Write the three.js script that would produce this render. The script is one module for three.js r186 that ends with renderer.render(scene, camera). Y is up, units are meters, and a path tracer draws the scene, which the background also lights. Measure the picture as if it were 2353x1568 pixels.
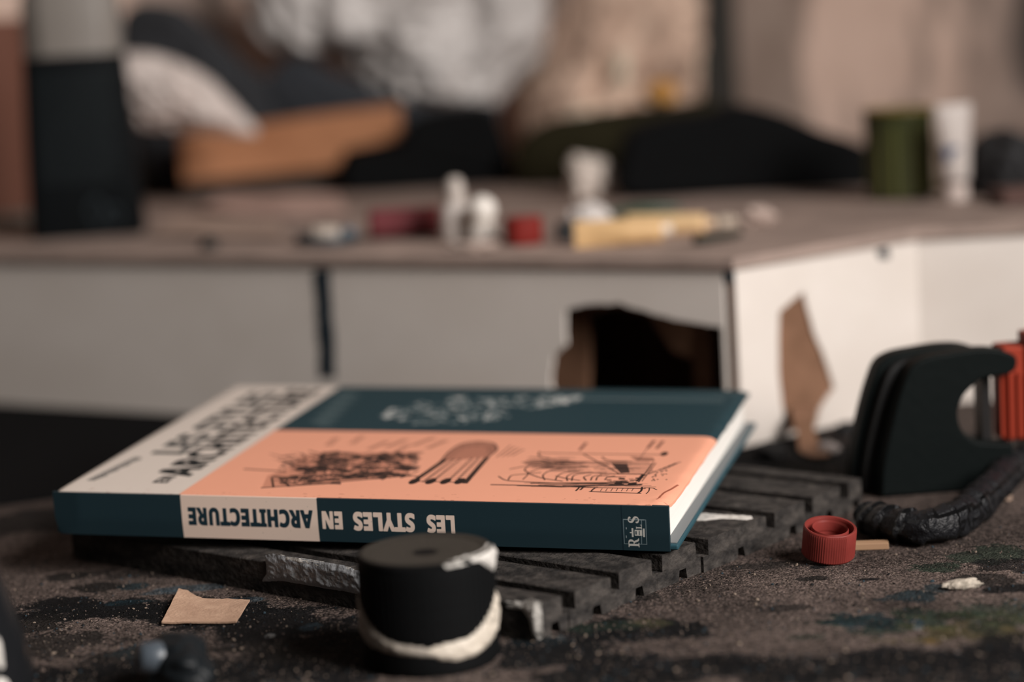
import * as THREE from 'three';
import { RoundedBoxGeometry } from 'three/addons/geometries/RoundedBoxGeometry.js';
import { mergeGeometries, mergeVertices, toCreasedNormals } from 'three/addons/utils/BufferGeometryUtils.js';
import { RectAreaLightUniformsLib } from 'three/addons/lights/RectAreaLightUniformsLib.js';

// ---------------------------------------------------------------- camera, light, exposure
RectAreaLightUniformsLib.init();
const scene = new THREE.Scene();
const F = 4900, CX = 1176.5, CY = 784, EYE = 0.2292;
const PITCH = Math.atan(744 / F), ROLL = -3.4 * Math.PI / 180;
const camera = new THREE.PerspectiveCamera(2 * Math.atan(784 / F) * 180 / Math.PI, 2353 / 1568, 0.02, 40);
camera.position.set(0, EYE, 0);
camera.rotation.order = 'YXZ';
camera.rotation.set(-PITCH, 0, ROLL);
camera.focus = 0.862;
camera.userData.fStop = 3.1;
camera.updateMatrixWorld(true);

const renderer = new THREE.WebGLRenderer();
renderer.toneMapping = THREE.LinearToneMapping;
renderer.toneMappingExposure = 1.0;
renderer.shadowMap.enabled = true;
scene.background = new THREE.Color(0.55, 0.6, 0.66);

// the window in the right wall: its daylight
const WIN = { x: 1.00, y: 0.93, z: 0.07, w: 1.0, h: 0.95 };
const daylight = new THREE.RectAreaLight(new THREE.Color(1.0, 0.935, 0.885), 22, WIN.w, WIN.h);
daylight.position.set(WIN.x - 0.02, WIN.y, WIN.z);
daylight.lookAt(WIN.x - 3, WIN.y, WIN.z);
daylight.name = 'window_daylight';
daylight.castShadow = true;
scene.add(daylight);

// ---------------------------------------------------------------- helpers
let seedState = 20240611;
const rnd = () => { seedState = (seedState * 1664525 + 1013904223) >>> 0; return seedState / 4294967296; };
const rr = (a, b) => a + (b - a) * rnd();
const hash = (x, y, z) => { let h = (Math.imul(x, 374761393) + Math.imul(y, 668265263) + Math.imul(z, 2147483647 ^ 0x5bd1e995)) | 0; h = Math.imul(h ^ (h >>> 13), 1274126177); return ((h ^ (h >>> 16)) >>> 0) / 4294967296; };
const sm = (t) => t * t * (3 - 2 * t);
function noise2(x, y, s = 0) {
  const i = Math.floor(x), j = Math.floor(y), u = sm(x - i), v = sm(y - j);
  const a = hash(i, j, s), b = hash(i + 1, j, s), c = hash(i, j + 1, s), d = hash(i + 1, j + 1, s);
  return a + (b - a) * u + (c - a) * v + (a - b - c + d) * u * v;
}
function noise3(x, y, z) {
  const k = Math.floor(z), w = sm(z - k);
  return noise2(x, y, k) * (1 - w) + noise2(x, y, k + 1) * w;
}
const fbm2 = (x, y, o = 4, s = 0) => { let a = 0.5, t = 0, n = 0; for (let i = 0; i < o; i++) { t += a * noise2(x, y, s + i * 17); n += a; a *= 0.5; x *= 2.03; y *= 2.03; } return t / n; };
const fbm3 = (x, y, z, o = 3) => { let a = 0.5, t = 0, n = 0; for (let i = 0; i < o; i++) { t += a * noise3(x, y, z + i * 31); n += a; a *= 0.5; x *= 2.07; y *= 2.07; z *= 2.07; } return t / n; };
const clamp = (x, a = 0, b = 1) => Math.min(b, Math.max(a, x));
const step = (a, b, x) => sm(clamp((x - a) / (b - a)));

const V3 = (x, y, z) => new THREE.Vector3(x, y, z);
const ray = (px, py) => V3((px - CX) / F, -(py - CY) / F, -1).applyQuaternion(camera.quaternion);   // direction with depth 1
const G = (px, py, y = 0) => { const d = ray(px, py); return camera.position.clone().addScaledVector(d, (y - EYE) / d.y); };
const D = (px, py, depth) => camera.position.clone().addScaledVector(ray(px, py), depth);
const onPlane = (px, py, p, n) => { const d = ray(px, py); return camera.position.clone().addScaledVector(d, p.clone().sub(camera.position).dot(n) / d.dot(n)); };
const depthOf = (p) => p.clone().applyMatrix4(camera.matrixWorldInverse).z * -1;

const used = {};
const numbered = (n) => { used[n] = (used[n] ?? -1) + 1; return used[n] ? n + '_' + String(used[n]).padStart(3, '0') : n; };
const shade = (o) => { o.traverse((m) => { if (m.isMesh) { m.castShadow = true; m.receiveShadow = true; } }); return o; };
function tag(o, label, category, group, kind) {
  o.userData.label = label;
  if (category) o.userData.category = category;
  if (group) o.userData.group = group;
  if (kind) o.userData.kind = kind;
  return shade(o);
}
function thing(name, label, category, pos = V3(0, 0, 0), turn = 0, group) {
  const g = new THREE.Group(); g.name = numbered(name); g.position.copy(pos); g.rotation.y = turn;
  scene.add(g); tag(g, label, category, group); return g;
}
function part(name, geo, mat, parent, label) {
  const m = new THREE.Mesh(geo, mat); m.name = name; m.castShadow = m.receiveShadow = true; parent.add(m);
  if (label) m.userData.label = label; return m;
}
function solo(name, geo, mat, label, category, pos, turn = 0, group) {
  const m = new THREE.Mesh(geo, mat); m.name = numbered(name); if (pos) m.position.copy(pos); m.rotation.y = turn; scene.add(m); return tag(m, label, category, group);
}
function struct(name, geo, mat, label, category) {
  const m = new THREE.Mesh(geo, mat); m.name = name; scene.add(m); return tag(m, label, category, null, 'structure');
}
const std = (color, roughness = 0.7, more = {}) => new THREE.MeshPhysicalMaterial({ color, roughness, ...more });
const S = (r, g, b) => new THREE.Color().setRGB(r / 255, g / 255, b / 255, THREE.SRGBColorSpace);
function dataTex(w, h, fn, srgb, rep) {
  const a = new Uint8Array(w * h * 4);
  for (let y = 0; y < h; y++) for (let x = 0; x < w; x++) { const c = fn(x / w, y / h, x, y), i = (y * w + x) * 4; a[i] = clamp(c[0], 0, 255); a[i + 1] = clamp(c[1], 0, 255); a[i + 2] = clamp(c[2], 0, 255); a[i + 3] = 255; }
  const t = new THREE.DataTexture(a, w, h); t.magFilter = THREE.LinearFilter; t.minFilter = THREE.LinearMipmapLinearFilter; t.wrapS = t.wrapT = THREE.RepeatWrapping;
  if (srgb) t.colorSpace = THREE.SRGBColorSpace; if (rep) t.repeat.set(rep, rep); t.needsUpdate = true; return t;
}
function tileNoise(x, y, n, o, s) {   // fbm that tiles over 0..1
  let a = 0.5, t = 0, m = 0;
  for (let k = 0; k < o; k++) {
    const f = n << k, u = x * f, v = y * f, i = Math.floor(u), j = Math.floor(v), p = sm(u - i), q = sm(v - j), w = (z) => ((z % f) + f) % f;
    const A = hash(w(i), w(j), s + k), B = hash(w(i + 1), w(j), s + k), C = hash(w(i), w(j + 1), s + k), E = hash(w(i + 1), w(j + 1), s + k);
    t += a * (A + (B - A) * p + (C - A) * q + (A - B - C + E) * p * q); m += a; a *= 0.6;
  }
  return t / m;
}
const grainTex = dataTex(512, 512, (u, v) => { const n = 255 * tileNoise(u, v, 24, 4, 3); return [n, n, n]; });
const roughTex = dataTex(1024, 1024, (u, v) => { const n = 255 * tileNoise(u, v, 96, 3, 13); return [n, n, n]; });
const softTex = dataTex(256, 256, (u, v) => { const n = 255 * tileNoise(u, v, 6, 4, 9); return [n, n, n]; });
const withRepeat = (t, r, r2 = r) => { const c = t.clone(); c.repeat.set(r, r2); c.needsUpdate = true; return c; };
function mottle(base, spread, n = 8, seed = 1, contrast = 1) {   // tileable colour patches of one material
  return dataTex(256, 256, (u, v) => { const k = (tileNoise(u, v, n, 5, seed) - 0.5) * 2 * contrast; return base.map((c, i) => c + k * spread[i]); }, true);
}
// uv in metres from positions (box-like projection in the object's own axes)
function metreUV(g, scale = 1) {
  const p = g.attributes.position, n = g.attributes.normal, uv = new Float32Array(p.count * 2);
  for (let i = 0; i < p.count; i++) {
    const ax = Math.abs(n.getX(i)), ay = Math.abs(n.getY(i)), az = Math.abs(n.getZ(i));
    const a = ay >= ax && ay >= az ? [p.getX(i), p.getZ(i)] : ax >= az ? [p.getZ(i), p.getY(i)] : [p.getX(i), p.getY(i)];
    uv[2 * i] = a[0] * scale; uv[2 * i + 1] = a[1] * scale;
  }
  g.setAttribute('uv', new THREE.BufferAttribute(uv, 2)); return g;
}
function displaced(geo, fn) {   // moves welded vertices, then recomputes normals
  let g = geo.clone(); g.deleteAttribute('uv'); g.deleteAttribute('normal'); g = mergeVertices(g, 1e-6);
  const p = g.attributes.position, v = V3(0, 0, 0);
  for (let i = 0; i < p.count; i++) { v.fromBufferAttribute(p, i); fn(v); p.setXYZ(i, v.x, v.y, v.z); }
  g.computeVertexNormals(); return metreUV(g);
}
const blob = (sx, sy, sz, rough, freq, detail = 5, flat = -1, seed = 0) => displaced(new THREE.IcosahedronGeometry(1, detail * 4), (v) => {
  const r1 = Math.abs(fbm3(v.x * freq + seed, v.y * freq + 7, v.z * freq + 40 + seed, 3) - 0.5) * 2, r2 = fbm3(v.x * freq * 0.6 + 3 + seed, v.y * freq * 0.6, v.z * freq * 0.6 + 90, 2) - 0.5;
  v.multiplyScalar(1 + rough * (r1 - 0.35 + r2)); if (v.y < flat) v.y = flat + (v.y - flat) * 0.05; v.set(v.x * sx, v.y * sy, v.z * sz);
});
const box = (w, h, d, r = 0.001, seg = 2) => metreUV(new RoundedBoxGeometry(w, h, d, seg, Math.min(r, w / 2.01, h / 2.01, d / 2.01)));
const boxAt = (w, h, d, x, y, z, r) => box(w, h, d, r).translate(x, y, z);
const lathe = (pts, seg = 64) => new THREE.LatheGeometry(pts.map(([x, y]) => new THREE.Vector2(x, y)), seg);
function extrude(pts, depth, bevel = 0.001, holes = [], curve = 1, seg = 2) {
  const s = new THREE.Shape(pts.map((p) => new THREE.Vector2(p[0], p[1])));
  for (const h of holes) s.holes.push(new THREE.Path(h.map((p) => new THREE.Vector2(p[0], p[1]))));
  return new THREE.ExtrudeGeometry(s, { depth, bevelEnabled: bevel > 0, bevelThickness: bevel, bevelSize: bevel, bevelOffset: -bevel, bevelSegments: seg, curveSegments: 12 * curve });
}
const smoothLine = (pts, n, closed = true) => new THREE.CatmullRomCurve3(pts.map((p) => V3(p[0], p[1], 0)), closed, 'centripetal').getPoints(n).slice(0, closed ? -1 : undefined).map((p) => [p.x, p.y]);
// a tube of varying radius along points: rad(t, angle)
function sweep(points, rad, segs = 80, radial = 16, capEnds = true) {
  const c = new THREE.CatmullRomCurve3(points), fr = c.computeFrenetFrames(segs, false), pos = [], idx = [];
  for (let i = 0; i <= segs; i++) {
    const t = i / segs, p = c.getPointAt(t);
    for (let j = 0; j < radial; j++) { const a = j / radial * Math.PI * 2, r = rad(t, a), d = fr.normals[i].clone().multiplyScalar(Math.cos(a)).addScaledVector(fr.binormals[i], Math.sin(a)); pos.push(p.x + d.x * r, p.y + d.y * r, p.z + d.z * r); }
  }
  for (let i = 0; i < segs; i++) for (let j = 0; j < radial; j++) { const a = i * radial + j, b = i * radial + (j + 1) % radial; idx.push(a, a + radial, b, b, a + radial, b + radial); }
  if (capEnds) for (const e of [0, segs]) { const p = c.getPointAt(e / segs), k = pos.length / 3; pos.push(p.x, p.y, p.z); for (let j = 0; j < radial; j++) { const a = e * radial + j, b = e * radial + (j + 1) % radial; e ? idx.push(k, b, a) : idx.push(k, a, b); } }
  const g = new THREE.BufferGeometry(); g.setAttribute('position', new THREE.Float32BufferAttribute(pos, 3)); g.setIndex(idx); g.computeVertexNormals(); return metreUV(g);
}
// a lump of dried paint lying on a flat outline: outline in (x, y), thickness along z with an uneven skin
function paintPatch(outline, thick, cell, seed = 0) {
  const xs = outline.map((p) => p[0]), ys = outline.map((p) => p[1]), x0 = Math.min(...xs), x1 = Math.max(...xs), y0 = Math.min(...ys), y1 = Math.max(...ys);
  const nx = Math.max(4, Math.ceil((x1 - x0) / cell)), ny = Math.max(4, Math.ceil((y1 - y0) / cell)), pos = [], idx = [];
  const dist = (x, y) => {
    let d = 1e9, ins = false;
    for (let i = 0, j = outline.length - 1; i < outline.length; j = i++) {
      const [ax, ay] = outline[j], [bx, by] = outline[i], t = clamp(((x - ax) * (bx - ax) + (y - ay) * (by - ay)) / ((bx - ax) ** 2 + (by - ay) ** 2 + 1e-12));
      d = Math.min(d, Math.hypot(x - ax - t * (bx - ax), y - ay - t * (by - ay)));
      if ((by > y) !== (ay > y) && x < (ax - bx) * (y - by) / (ay - by) + bx) ins = !ins;
    }
    return ins ? d : -d;
  };
  for (let j = 0; j <= ny; j++) for (let i = 0; i <= nx; i++) {
    const x = x0 + (x1 - x0) * i / nx, y = y0 + (y1 - y0) * j / ny, d = dist(x, y);
    const e = step(-cell * 0.3, thick * 1.6, d), n = 0.45 + 0.9 * Math.abs(fbm2(x * 260 + seed, y * 420 + seed, 3, seed) - 0.45) * 2;
    pos.push(x, y, d < -cell * 0.6 ? -thick * 0.5 : thick * (e * n * 1.1 - 0.06));
  }
  for (let j = 0; j < ny; j++) for (let i = 0; i < nx; i++) {
    const a = j * (nx + 1) + i, q = [a, a + 1, a + nx + 1, a + nx + 2];
    if (q.every((k) => pos[3 * k + 2] <= -thick * 0.45)) continue;
    idx.push(q[0], q[1], q[2], q[1], q[3], q[2]);
  }
  const g = new THREE.BufferGeometry(); g.setAttribute('position', new THREE.Float32BufferAttribute(pos, 3)); g.setIndex(idx); g.computeVertexNormals(); return metreUV(g);
}

// ---------------------------------------------------------------- the room
const ROOM = { x0: -2.4, x1: 1.02, z0: -1.98, z1: 2.1, y0: -0.76, y1: 1.9, t: 0.12 };
{
  const { x0, x1, z0, z1, y0, y1, t } = ROOM, w = x1 - x0, d = z1 - z0, h = y1 - y0, cx = (x0 + x1) / 2, cz = (z0 + z1) / 2, cy = (y0 + y1) / 2;
  const plaster = dataTex(1024, 512, (u, v) => {   // stained old plaster behind the bench
    const a = fbm2(u * 60, v * 14, 5, 5), b = fbm2(u * 26 + 3, v * 9, 4, 25), c = fbm2(u * 170, v * 90, 3, 60);
    const k = step(0.47, 0.6, a) * 0.75, q = step(0.52, 0.66, b) * 0.6, g = (c - 0.5) * 26;
    return [250 - 112 * k - 100 * q + g, 218 - 96 * k - 84 * q + g, 200 - 88 * k - 74 * q + g];
  }, true);
  const wallM = std(0xffffff, 0.92, { map: plaster }), plain = std(S(74, 70, 68), 0.95);
  struct('floor', new THREE.BoxGeometry(w, t, d).translate(cx, y0 - t / 2, cz), std(S(70, 67, 65), 0.85), 'dark grey workshop floor under the bench', 'floor');
  struct('ceiling', new THREE.BoxGeometry(w, t, d).translate(cx, y1 + t / 2, cz), plain, 'plain workshop ceiling', 'ceiling');
  struct('wall_back', new THREE.BoxGeometry(w, h, t).translate(cx, cy, z0 - t / 2), wallM, 'stained beige plaster wall behind the cluttered bench', 'wall');
  struct('wall_front', new THREE.BoxGeometry(w, h, t).translate(cx, cy, z1 + t / 2), plain, 'wall on the far side of the room facing the bench', 'wall');
  struct('wall_left', new THREE.BoxGeometry(t, h, d).translate(x0 - t / 2, cy, cz), plain, 'plain wall opposite the window', 'wall');
  const a0 = WIN.z - WIN.w / 2, a1 = WIN.z + WIN.w / 2, b0 = WIN.y - WIN.h / 2, b1 = WIN.y + WIN.h / 2;
  const bar = (za, zb, ya, yb) => new THREE.BoxGeometry(t, yb - ya, zb - za).translate(x1 + t / 2, (ya + yb) / 2, (za + zb) / 2);
  struct('wall_right', mergeGeometries([bar(z0, a0, y0, y1), bar(a1, z1, y0, y1), bar(a0, a1, y0, b0), bar(a0, a1, b1, y1)]), plain, 'wall with the window that lights the bench', 'wall');
  const win = new THREE.Group(); win.name = 'window_1'; win.position.set(x1, b0, WIN.z); scene.add(win);
  const fm = std(S(205, 200, 192), 0.5);
  const fr = [[0.05, WIN.h, 0, -WIN.w / 2 + 0.025], [0.05, WIN.h, 0, WIN.w / 2 - 0.025]];
  part('window_frame', mergeGeometries([...fr.map(([a, b, y, z]) => boxAt(0.05, b, a, 0.06, y + b / 2, z, 0.004)), boxAt(0.05, 0.05, WIN.w, 0.06, 0.025, 0, 0.004), boxAt(0.05, 0.05, WIN.w, 0.06, WIN.h - 0.025, 0, 0.004)]), fm, win);
  part('window_pane', new THREE.BoxGeometry(0.006, WIN.h - 0.08, WIN.w - 0.08).translate(0.07, WIN.h / 2, 0), std(S(230, 232, 235), 0.35, { emissive: new THREE.Color(0.9, 0.95, 1), emissiveIntensity: 1.6 }), win);
  tag(win, 'bright frosted window in the wall beside the bench', 'window', null, 'structure');
}

// ---------------------------------------------------------------- the bench and what is spilled on it
const TX0 = -0.55, TX1 = 0.65, TZ0 = -1.95, TZ1 = -0.55, UX0 = -0.42, UX1 = 0.42, UZ0 = -1.34, UZ1 = -0.6;
{
  const bench = thing('work_table', 'rough brown grey workbench top crusted with dark, teal and green paint', 'table', V3(0, -0.76, 0));
  const stains = [];   // centre in the photograph, half sizes in photo pixels, colour, strength, raggedness
  const add = (px, py, rx, ry, c, k = 1, rag = 0.5) => { const p = G(px, py), d = depthOf(p); stains.push([p.x, p.z, rx * d / F, ry * d * d / (F * EYE), c, k, rag]); };
  const black = [13, 14, 16], teal = [22, 38, 45], green = [32, 46, 37], olive = [66, 62, 32], mud = [28, 26, 25], blue = [56, 76, 88];
  add(280, 1402, 260, 24, black, 0.95); add(470, 1412, 160, 26, black, 0.9); add(140, 1390, 90, 20, black, 0.9); add(620, 1440, 170, 40, black, 0.85); add(760, 1490, 160, 60, black, 0.9);
  add(230, 1350, 60, 12, mud, 0.8); add(150, 1325, 60, 10, mud, 0.8); add(300, 1348, 40, 7, teal, 0.7);
  add(440, 1352, 90, 7, blue, 0.55, 0.35); add(380, 1362, 60, 5, blue, 0.5, 0.3); add(540, 1380, 70, 7, blue, 0.5, 0.4); add(300, 1385, 70, 6, teal, 0.8);
  add(120, 1480, 130, 30, mud, 0.7, 0.9); add(300, 1540, 220, 40, mud, 0.75, 0.9); add(560, 1545, 150, 36, black, 0.8, 0.8); add(60, 1560, 120, 26, black, 0.7);
  add(720, 1440, 26, 9, blue, 0.55, 0.9); add(620, 1462, 12, 5, [150, 152, 152], 0.6); add(360, 1500, 80, 14, teal, 0.45, 0.9);
  add(1440, 1450, 190, 34, black, 0.8, 0.8); add(1380, 1440, 120, 14, green, 0.6, 0.9); add(1480, 1430, 60, 12, [80, 76, 52], 0.5, 0.9); add(1300, 1500, 200, 46, black, 0.9, 0.7); add(1250, 1470, 90, 12, teal, 0.5, 0.8);
  add(1580, 1445, 46, 18, black, 0.8, 0.6); add(1660, 1520, 110, 26, black, 0.85, 0.6); add(1830, 1545, 150, 26, black, 0.85, 0.5);
  add(2080, 1434, 150, 28, green, 0.75, 0.9); add(2010, 1430, 90, 22, teal, 0.7, 0.9); add(2230, 1450, 150, 36, olive, 0.55, 0.95); add(2140, 1468, 110, 18, olive, 0.6, 0.9); add(2300, 1420, 120, 30, green, 0.5, 0.9);
  add(2250, 1540, 330, 50, black, 0.9, 0.7); add(2080, 1510, 180, 26, black, 0.8, 0.7); add(2330, 1490, 150, 30, black, 0.7, 0.8); add(2105, 1430, 16, 8, blue, 0.8); add(2108, 1444, 14, 6, [120, 130, 138], 0.7); add(2140, 1475, 26, 10, [120, 95, 50], 0.7);
  add(2170, 1302, 60, 12, green, 0.7, 0.9); add(2290, 1275, 100, 16, green, 0.6, 0.9); add(2330, 1300, 90, 18, black, 0.6, 0.8); add(2260, 1335, 130, 14, mud, 0.7, 0.8); add(2310, 1352, 90, 9, black, 0.8, 0.5);
  add(2090, 1372, 60, 14, teal, 0.7, 0.9); add(2150, 1352, 30, 12, teal, 0.6, 0.8); add(1860, 1330, 40, 5, mud, 0.8); add(1995, 1332, 26, 3, black, 0.8, 0.3); add(1820, 1395, 60, 9, mud, 0.6, 0.9); add(1850, 1465, 60, 7, green, 0.5, 0.8);
  add(1880, 1303, 22, 5, black, 0.8); add(1470, 1375, 40, 10, mud, 0.6, 0.8); add(1760, 1300, 90, 10, mud, 0.55, 0.7);
  add(1780, 1030, 180, 70, black, 0.9, 0.5); add(1960, 1060, 140, 40, black, 0.85, 0.6); add(500, 1300, 300, 16, mud, 0.5, 0.8);
  add(2000, 1535, 420, 34, black, 0.95, 0.5); add(1480, 1545, 320, 30, black, 0.95, 0.5); add(2330, 1505, 160, 30, black, 0.9, 0.6); add(300, 1548, 420, 30, black, 0.9, 0.6); add(720, 1540, 200, 36, black, 0.9, 0.5); add(60, 1440, 110, 22, mud, 0.8, 0.8); add(640, 1500, 140, 30, mud, 0.85, 0.7); add(60, 1200, 160, 30, mud, 0.8, 0.7); add(330, 1270, 200, 14, mud, 0.7, 0.8);
  const N = 2048;
  const map = dataTex(N, N, (u, v) => {
    const x = UX0 + (UX1 - UX0) * u, z = UZ0 + (UZ1 - UZ0) * v;
    const big = fbm2(x * 28, z * 28, 3, 1), mid = noise2(x * 190, z * 190, 77), fine = hash(Math.floor(u * N), Math.floor(v * N), 4), fine2 = noise2(x * 900, z * 900, 12);
    let k = 0.66 + 0.42 * (big - 0.35) + 0.08 * (mid - 0.5) + 0.5 * (fine2 - 0.5) + 0.6 * (fine - 0.5);
    let r = 115 * k, g = 101 * k, b = 95 * k;
    if (fine > 0.985) { r += 46; g += 40; b += 34; }
    for (const [sx, sz, ax, az, c, s, rag] of stains) {
      const dx = (x - sx) / ax, dz = (z - sz) / az; if (dx * dx + dz * dz > 4) continue;
      const n = (fbm2(x * 95 + sx * 31, z * 95, 4, 41) - 0.5) * 2.4 * rag + (fine2 - 0.5) * 0.5 * rag, m = s * step(1.12, 0.82, Math.sqrt(dx * dx + dz * dz) + n);
      const t = 0.72 + 0.56 * mid + 0.4 * (fine2 - 0.5); r += (c[0] * t - r) * m; g += (c[1] * t - g) * m; b += (c[2] * t - b) * m;
    }
    return [r, g, b];
  }, true);
  map.wrapS = map.wrapT = THREE.MirroredRepeatWrapping;
  const topM = std(0xffffff, 0.9, { map, bumpMap: withRepeat(roughTex, 11), bumpScale: 0.0015, specularIntensity: 0.25 });
  const top = new THREE.BoxGeometry(TX1 - TX0, 0.045, TZ1 - TZ0);
  { const p = top.attributes.position, uv = top.attributes.uv; for (let i = 0; i < p.count; i++) uv.setXY(i, (p.getX(i) + (TX0 + TX1) / 2 - UX0) / (UX1 - UX0), (p.getZ(i) + (TZ0 + TZ1) / 2 - UZ0) / (UZ1 - UZ0)); }
  part('table_top', top.translate((TX0 + TX1) / 2, 0.76 - 0.0225, (TZ0 + TZ1) / 2), topM, bench);
  const legM = std(S(70, 62, 56), 0.8);
  for (const x of [TX0 + 0.05, TX1 - 0.05]) for (const z of [TZ0 + 0.05, TZ1 - 0.05]) part('leg', boxAt(0.06, 0.715, 0.06, x, 0.3575, z, 0.004), legM, bench);

  // crumbs and grit that nobody could count
  const grit = new THREE.InstancedMesh(new THREE.IcosahedronGeometry(1, 0), std(0xffffff, 0.8, { specularIntensity: 0.3 }), 8000);
  const mtx = new THREE.Matrix4(), q = new THREE.Quaternion(), col = new THREE.Color();
  const tones = [[60, 54, 50], [92, 80, 74], [30, 29, 30], [104, 92, 84], [128, 114, 102], [44, 58, 66]];
  for (let i = 0; i < 8000; i++) {
    const p = G(rr(-100, 2450), 1160 + 420 * Math.sqrt(rnd()), 0), s = 0.00022 + 0.0005 * rnd() ** 4;
    q.setFromEuler(new THREE.Euler(rr(0, 6), rr(0, 6), rr(0, 6)));
    mtx.compose(V3(p.x, s * 0.25, p.z), q, V3(s * rr(0.7, 1.6), s * rr(0.5, 0.9), s * rr(0.7, 1.5)));
    grit.setMatrixAt(i, mtx); const c = tones[Math.floor(rnd() ** 1.7 * 6)]; grit.setColorAt(i, col.copy(S(...c)));
  }
  grit.name = 'table_grit'; scene.add(grit); tag(grit, 'loose grit and crumbs scattered over the rough workbench', 'grit', null, 'stuff');
}

// ---------------------------------------------------------------- grooved rubber mat
const mA = V3(-0.765, 0, -0.644).normalize(), mB = V3(0.644, 0, -0.765).normalize();   // along the slats, across them
const mC = G(1226, 1478);   // the corner nearest the lens
const MAT_H = 0.0135, matB = (px, py, y = MAT_H) => G(px, py, y).sub(mC).dot(mB);
const matM = (() => {
  const map = mottle([56, 53, 51], [26, 24, 22], 10, 21, 1.4);
  return std(0xffffff, 0.72, { map: withRepeat(map, 24), bumpMap: withRepeat(grainTex, 26), bumpScale: 0.0006, specularIntensity: 0.3 });
})();
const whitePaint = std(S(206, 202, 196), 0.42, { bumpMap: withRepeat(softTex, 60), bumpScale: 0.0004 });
const greyPaint = std(S(150, 152, 155), 0.32, { bumpMap: withRepeat(softTex, 70), bumpScale: 0.0005, clearcoat: 0.3 });
{
  const LEN = 0.268;
  const mat = thing('rubber_mat', 'black grooved rubber mat with chipped edges under the book', 'mat', mC);
  const cuts = [[1317, 1366], [1432, 1324], [1541, 1286], [1646, 1247], [1811, 1187], [1897, 1151], [1980, 1118]].map(([x, y]) => matB(x, y));
  const W = 0.238, gw = 0.0072, edges = [0.0012, ...cuts, W], lay = new THREE.Matrix4().makeBasis(mB, V3(0, 1, 0), mA.clone().negate());
  for (let i = 0; i < edges.length - 1; i++) {   // one slat: grooves at its two upper edges, a notch in the middle underneath
    const a = edges[i], b = edges[i + 1], fl = 0.0066, m = (a + b) / 2 + 0.002, g0 = i ? gw / 2 : 0, g1 = i < edges.length - 2 ? gw / 2 : 0, j = () => rr(-0.00025, 0.00025);
    const o = [[a - (g0 ? 0.0003 : 0), 0], [m - 0.003, 0], [m - 0.0021 + j(), 0.0044], [m + 0.0021 + j(), 0.0044], [m + 0.003, 0], [b, 0]];
    if (g1) o.push([b, fl], [b - g1 + j(), fl]); o.push([b - g1, MAT_H - 0.0004], [b - g1 - 0.0005, MAT_H], [a + g0 + 0.0005, MAT_H], [a + g0, MAT_H - 0.0004]); if (g0) o.push([a + g0 + j(), fl], [a - 0.0003, fl]);
    const s = new THREE.Shape(o.map((p) => new THREE.Vector2(p[0], p[1])));
    const g = new THREE.ExtrudeGeometry(s, { depth: LEN + rr(-0.001, 0.0006), bevelEnabled: false, steps: 40 });
    { const p = g.attributes.position; for (let q = 0; q < p.count; q++) { const k = p.getY(q) > 0.0125 ? 0.0005 * (fbm2(p.getX(q) * 300, p.getZ(q) * 90, 3, 7) - 0.6) : 0; p.setXYZ(q, p.getX(q), p.getY(q) + k, p.getZ(q)); } }
    g.translate(0, 0, -LEN).applyMatrix4(lay); g.computeVertexNormals();
    part('slat', metreUV(g), matM, mat);
  }
  // dried paint on the long side next to the lens: in that side's plane
  const sideP = mC.clone().addScaledVector(mB, 0.0012), sideN = mB.clone().negate(), sx = mA.clone();
  const side = (px, py) => { const p = onPlane(px, py, sideP, sideN).sub(mC); return [p.dot(sx), p.y]; };
  const sideFrame = new THREE.Matrix4().makeBasis(sx.clone().negate(), V3(0, 1, 0), sideN);
  const patchSide = (pts, t, m, seed) => { const g = paintPatch(pts.map(([x, y]) => { const s = side(x, y); return [-s[0], s[1]]; }), t, 0.0006, seed); g.applyMatrix4(sideFrame).translate(mB.x * 0.0012, 0, mB.z * 0.0012); return part('paint_smear', g, m, mat, 'grey white dried paint skin'); };
  patchSide([[610, 1281], [640, 1276], [700, 1290], [780, 1302], [830, 1320], [830, 1368], [790, 1360], [700, 1345], [650, 1336], [600, 1338], [612, 1318]], 0.0011, greyPaint, 3);
  patchSide([[620, 1283], [660, 1279], [720, 1293], [800, 1309], [830, 1325], [800, 1320], [720, 1304], [650, 1291]], 0.0017, whitePaint, 5);
  patchSide([[1160, 1388], [1205, 1388], [1228, 1380], [1243, 1384], [1246, 1420], [1248, 1452], [1236, 1470], [1222, 1462], [1214, 1425], [1200, 1404], [1162, 1400]], 0.0019, whitePaint, 8);
  // on the top faces
  const topPatch = (pts, t, m, seed) => { const g = paintPatch(pts.map(([x, y]) => { const p = G(x, y, MAT_H).sub(mC); return [p.x, -p.z]; }), t, 0.0007, seed); g.rotateX(-Math.PI / 2).translate(0, MAT_H - 0.0001, 0); return part('paint_smear', g, m, mat, 'white paint stroke'); };
  topPatch([[1575, 1186], [1620, 1180], [1680, 1184], [1728, 1186], [1732, 1193], [1715, 1196], [1660, 1191], [1620, 1196], [1570, 1196]], 0.0007, whitePaint, 12);
  topPatch([[1075, 1249], [1092, 1246], [1098, 1253], [1080, 1256]], 0.0012, whitePaint, 15);
}

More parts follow.
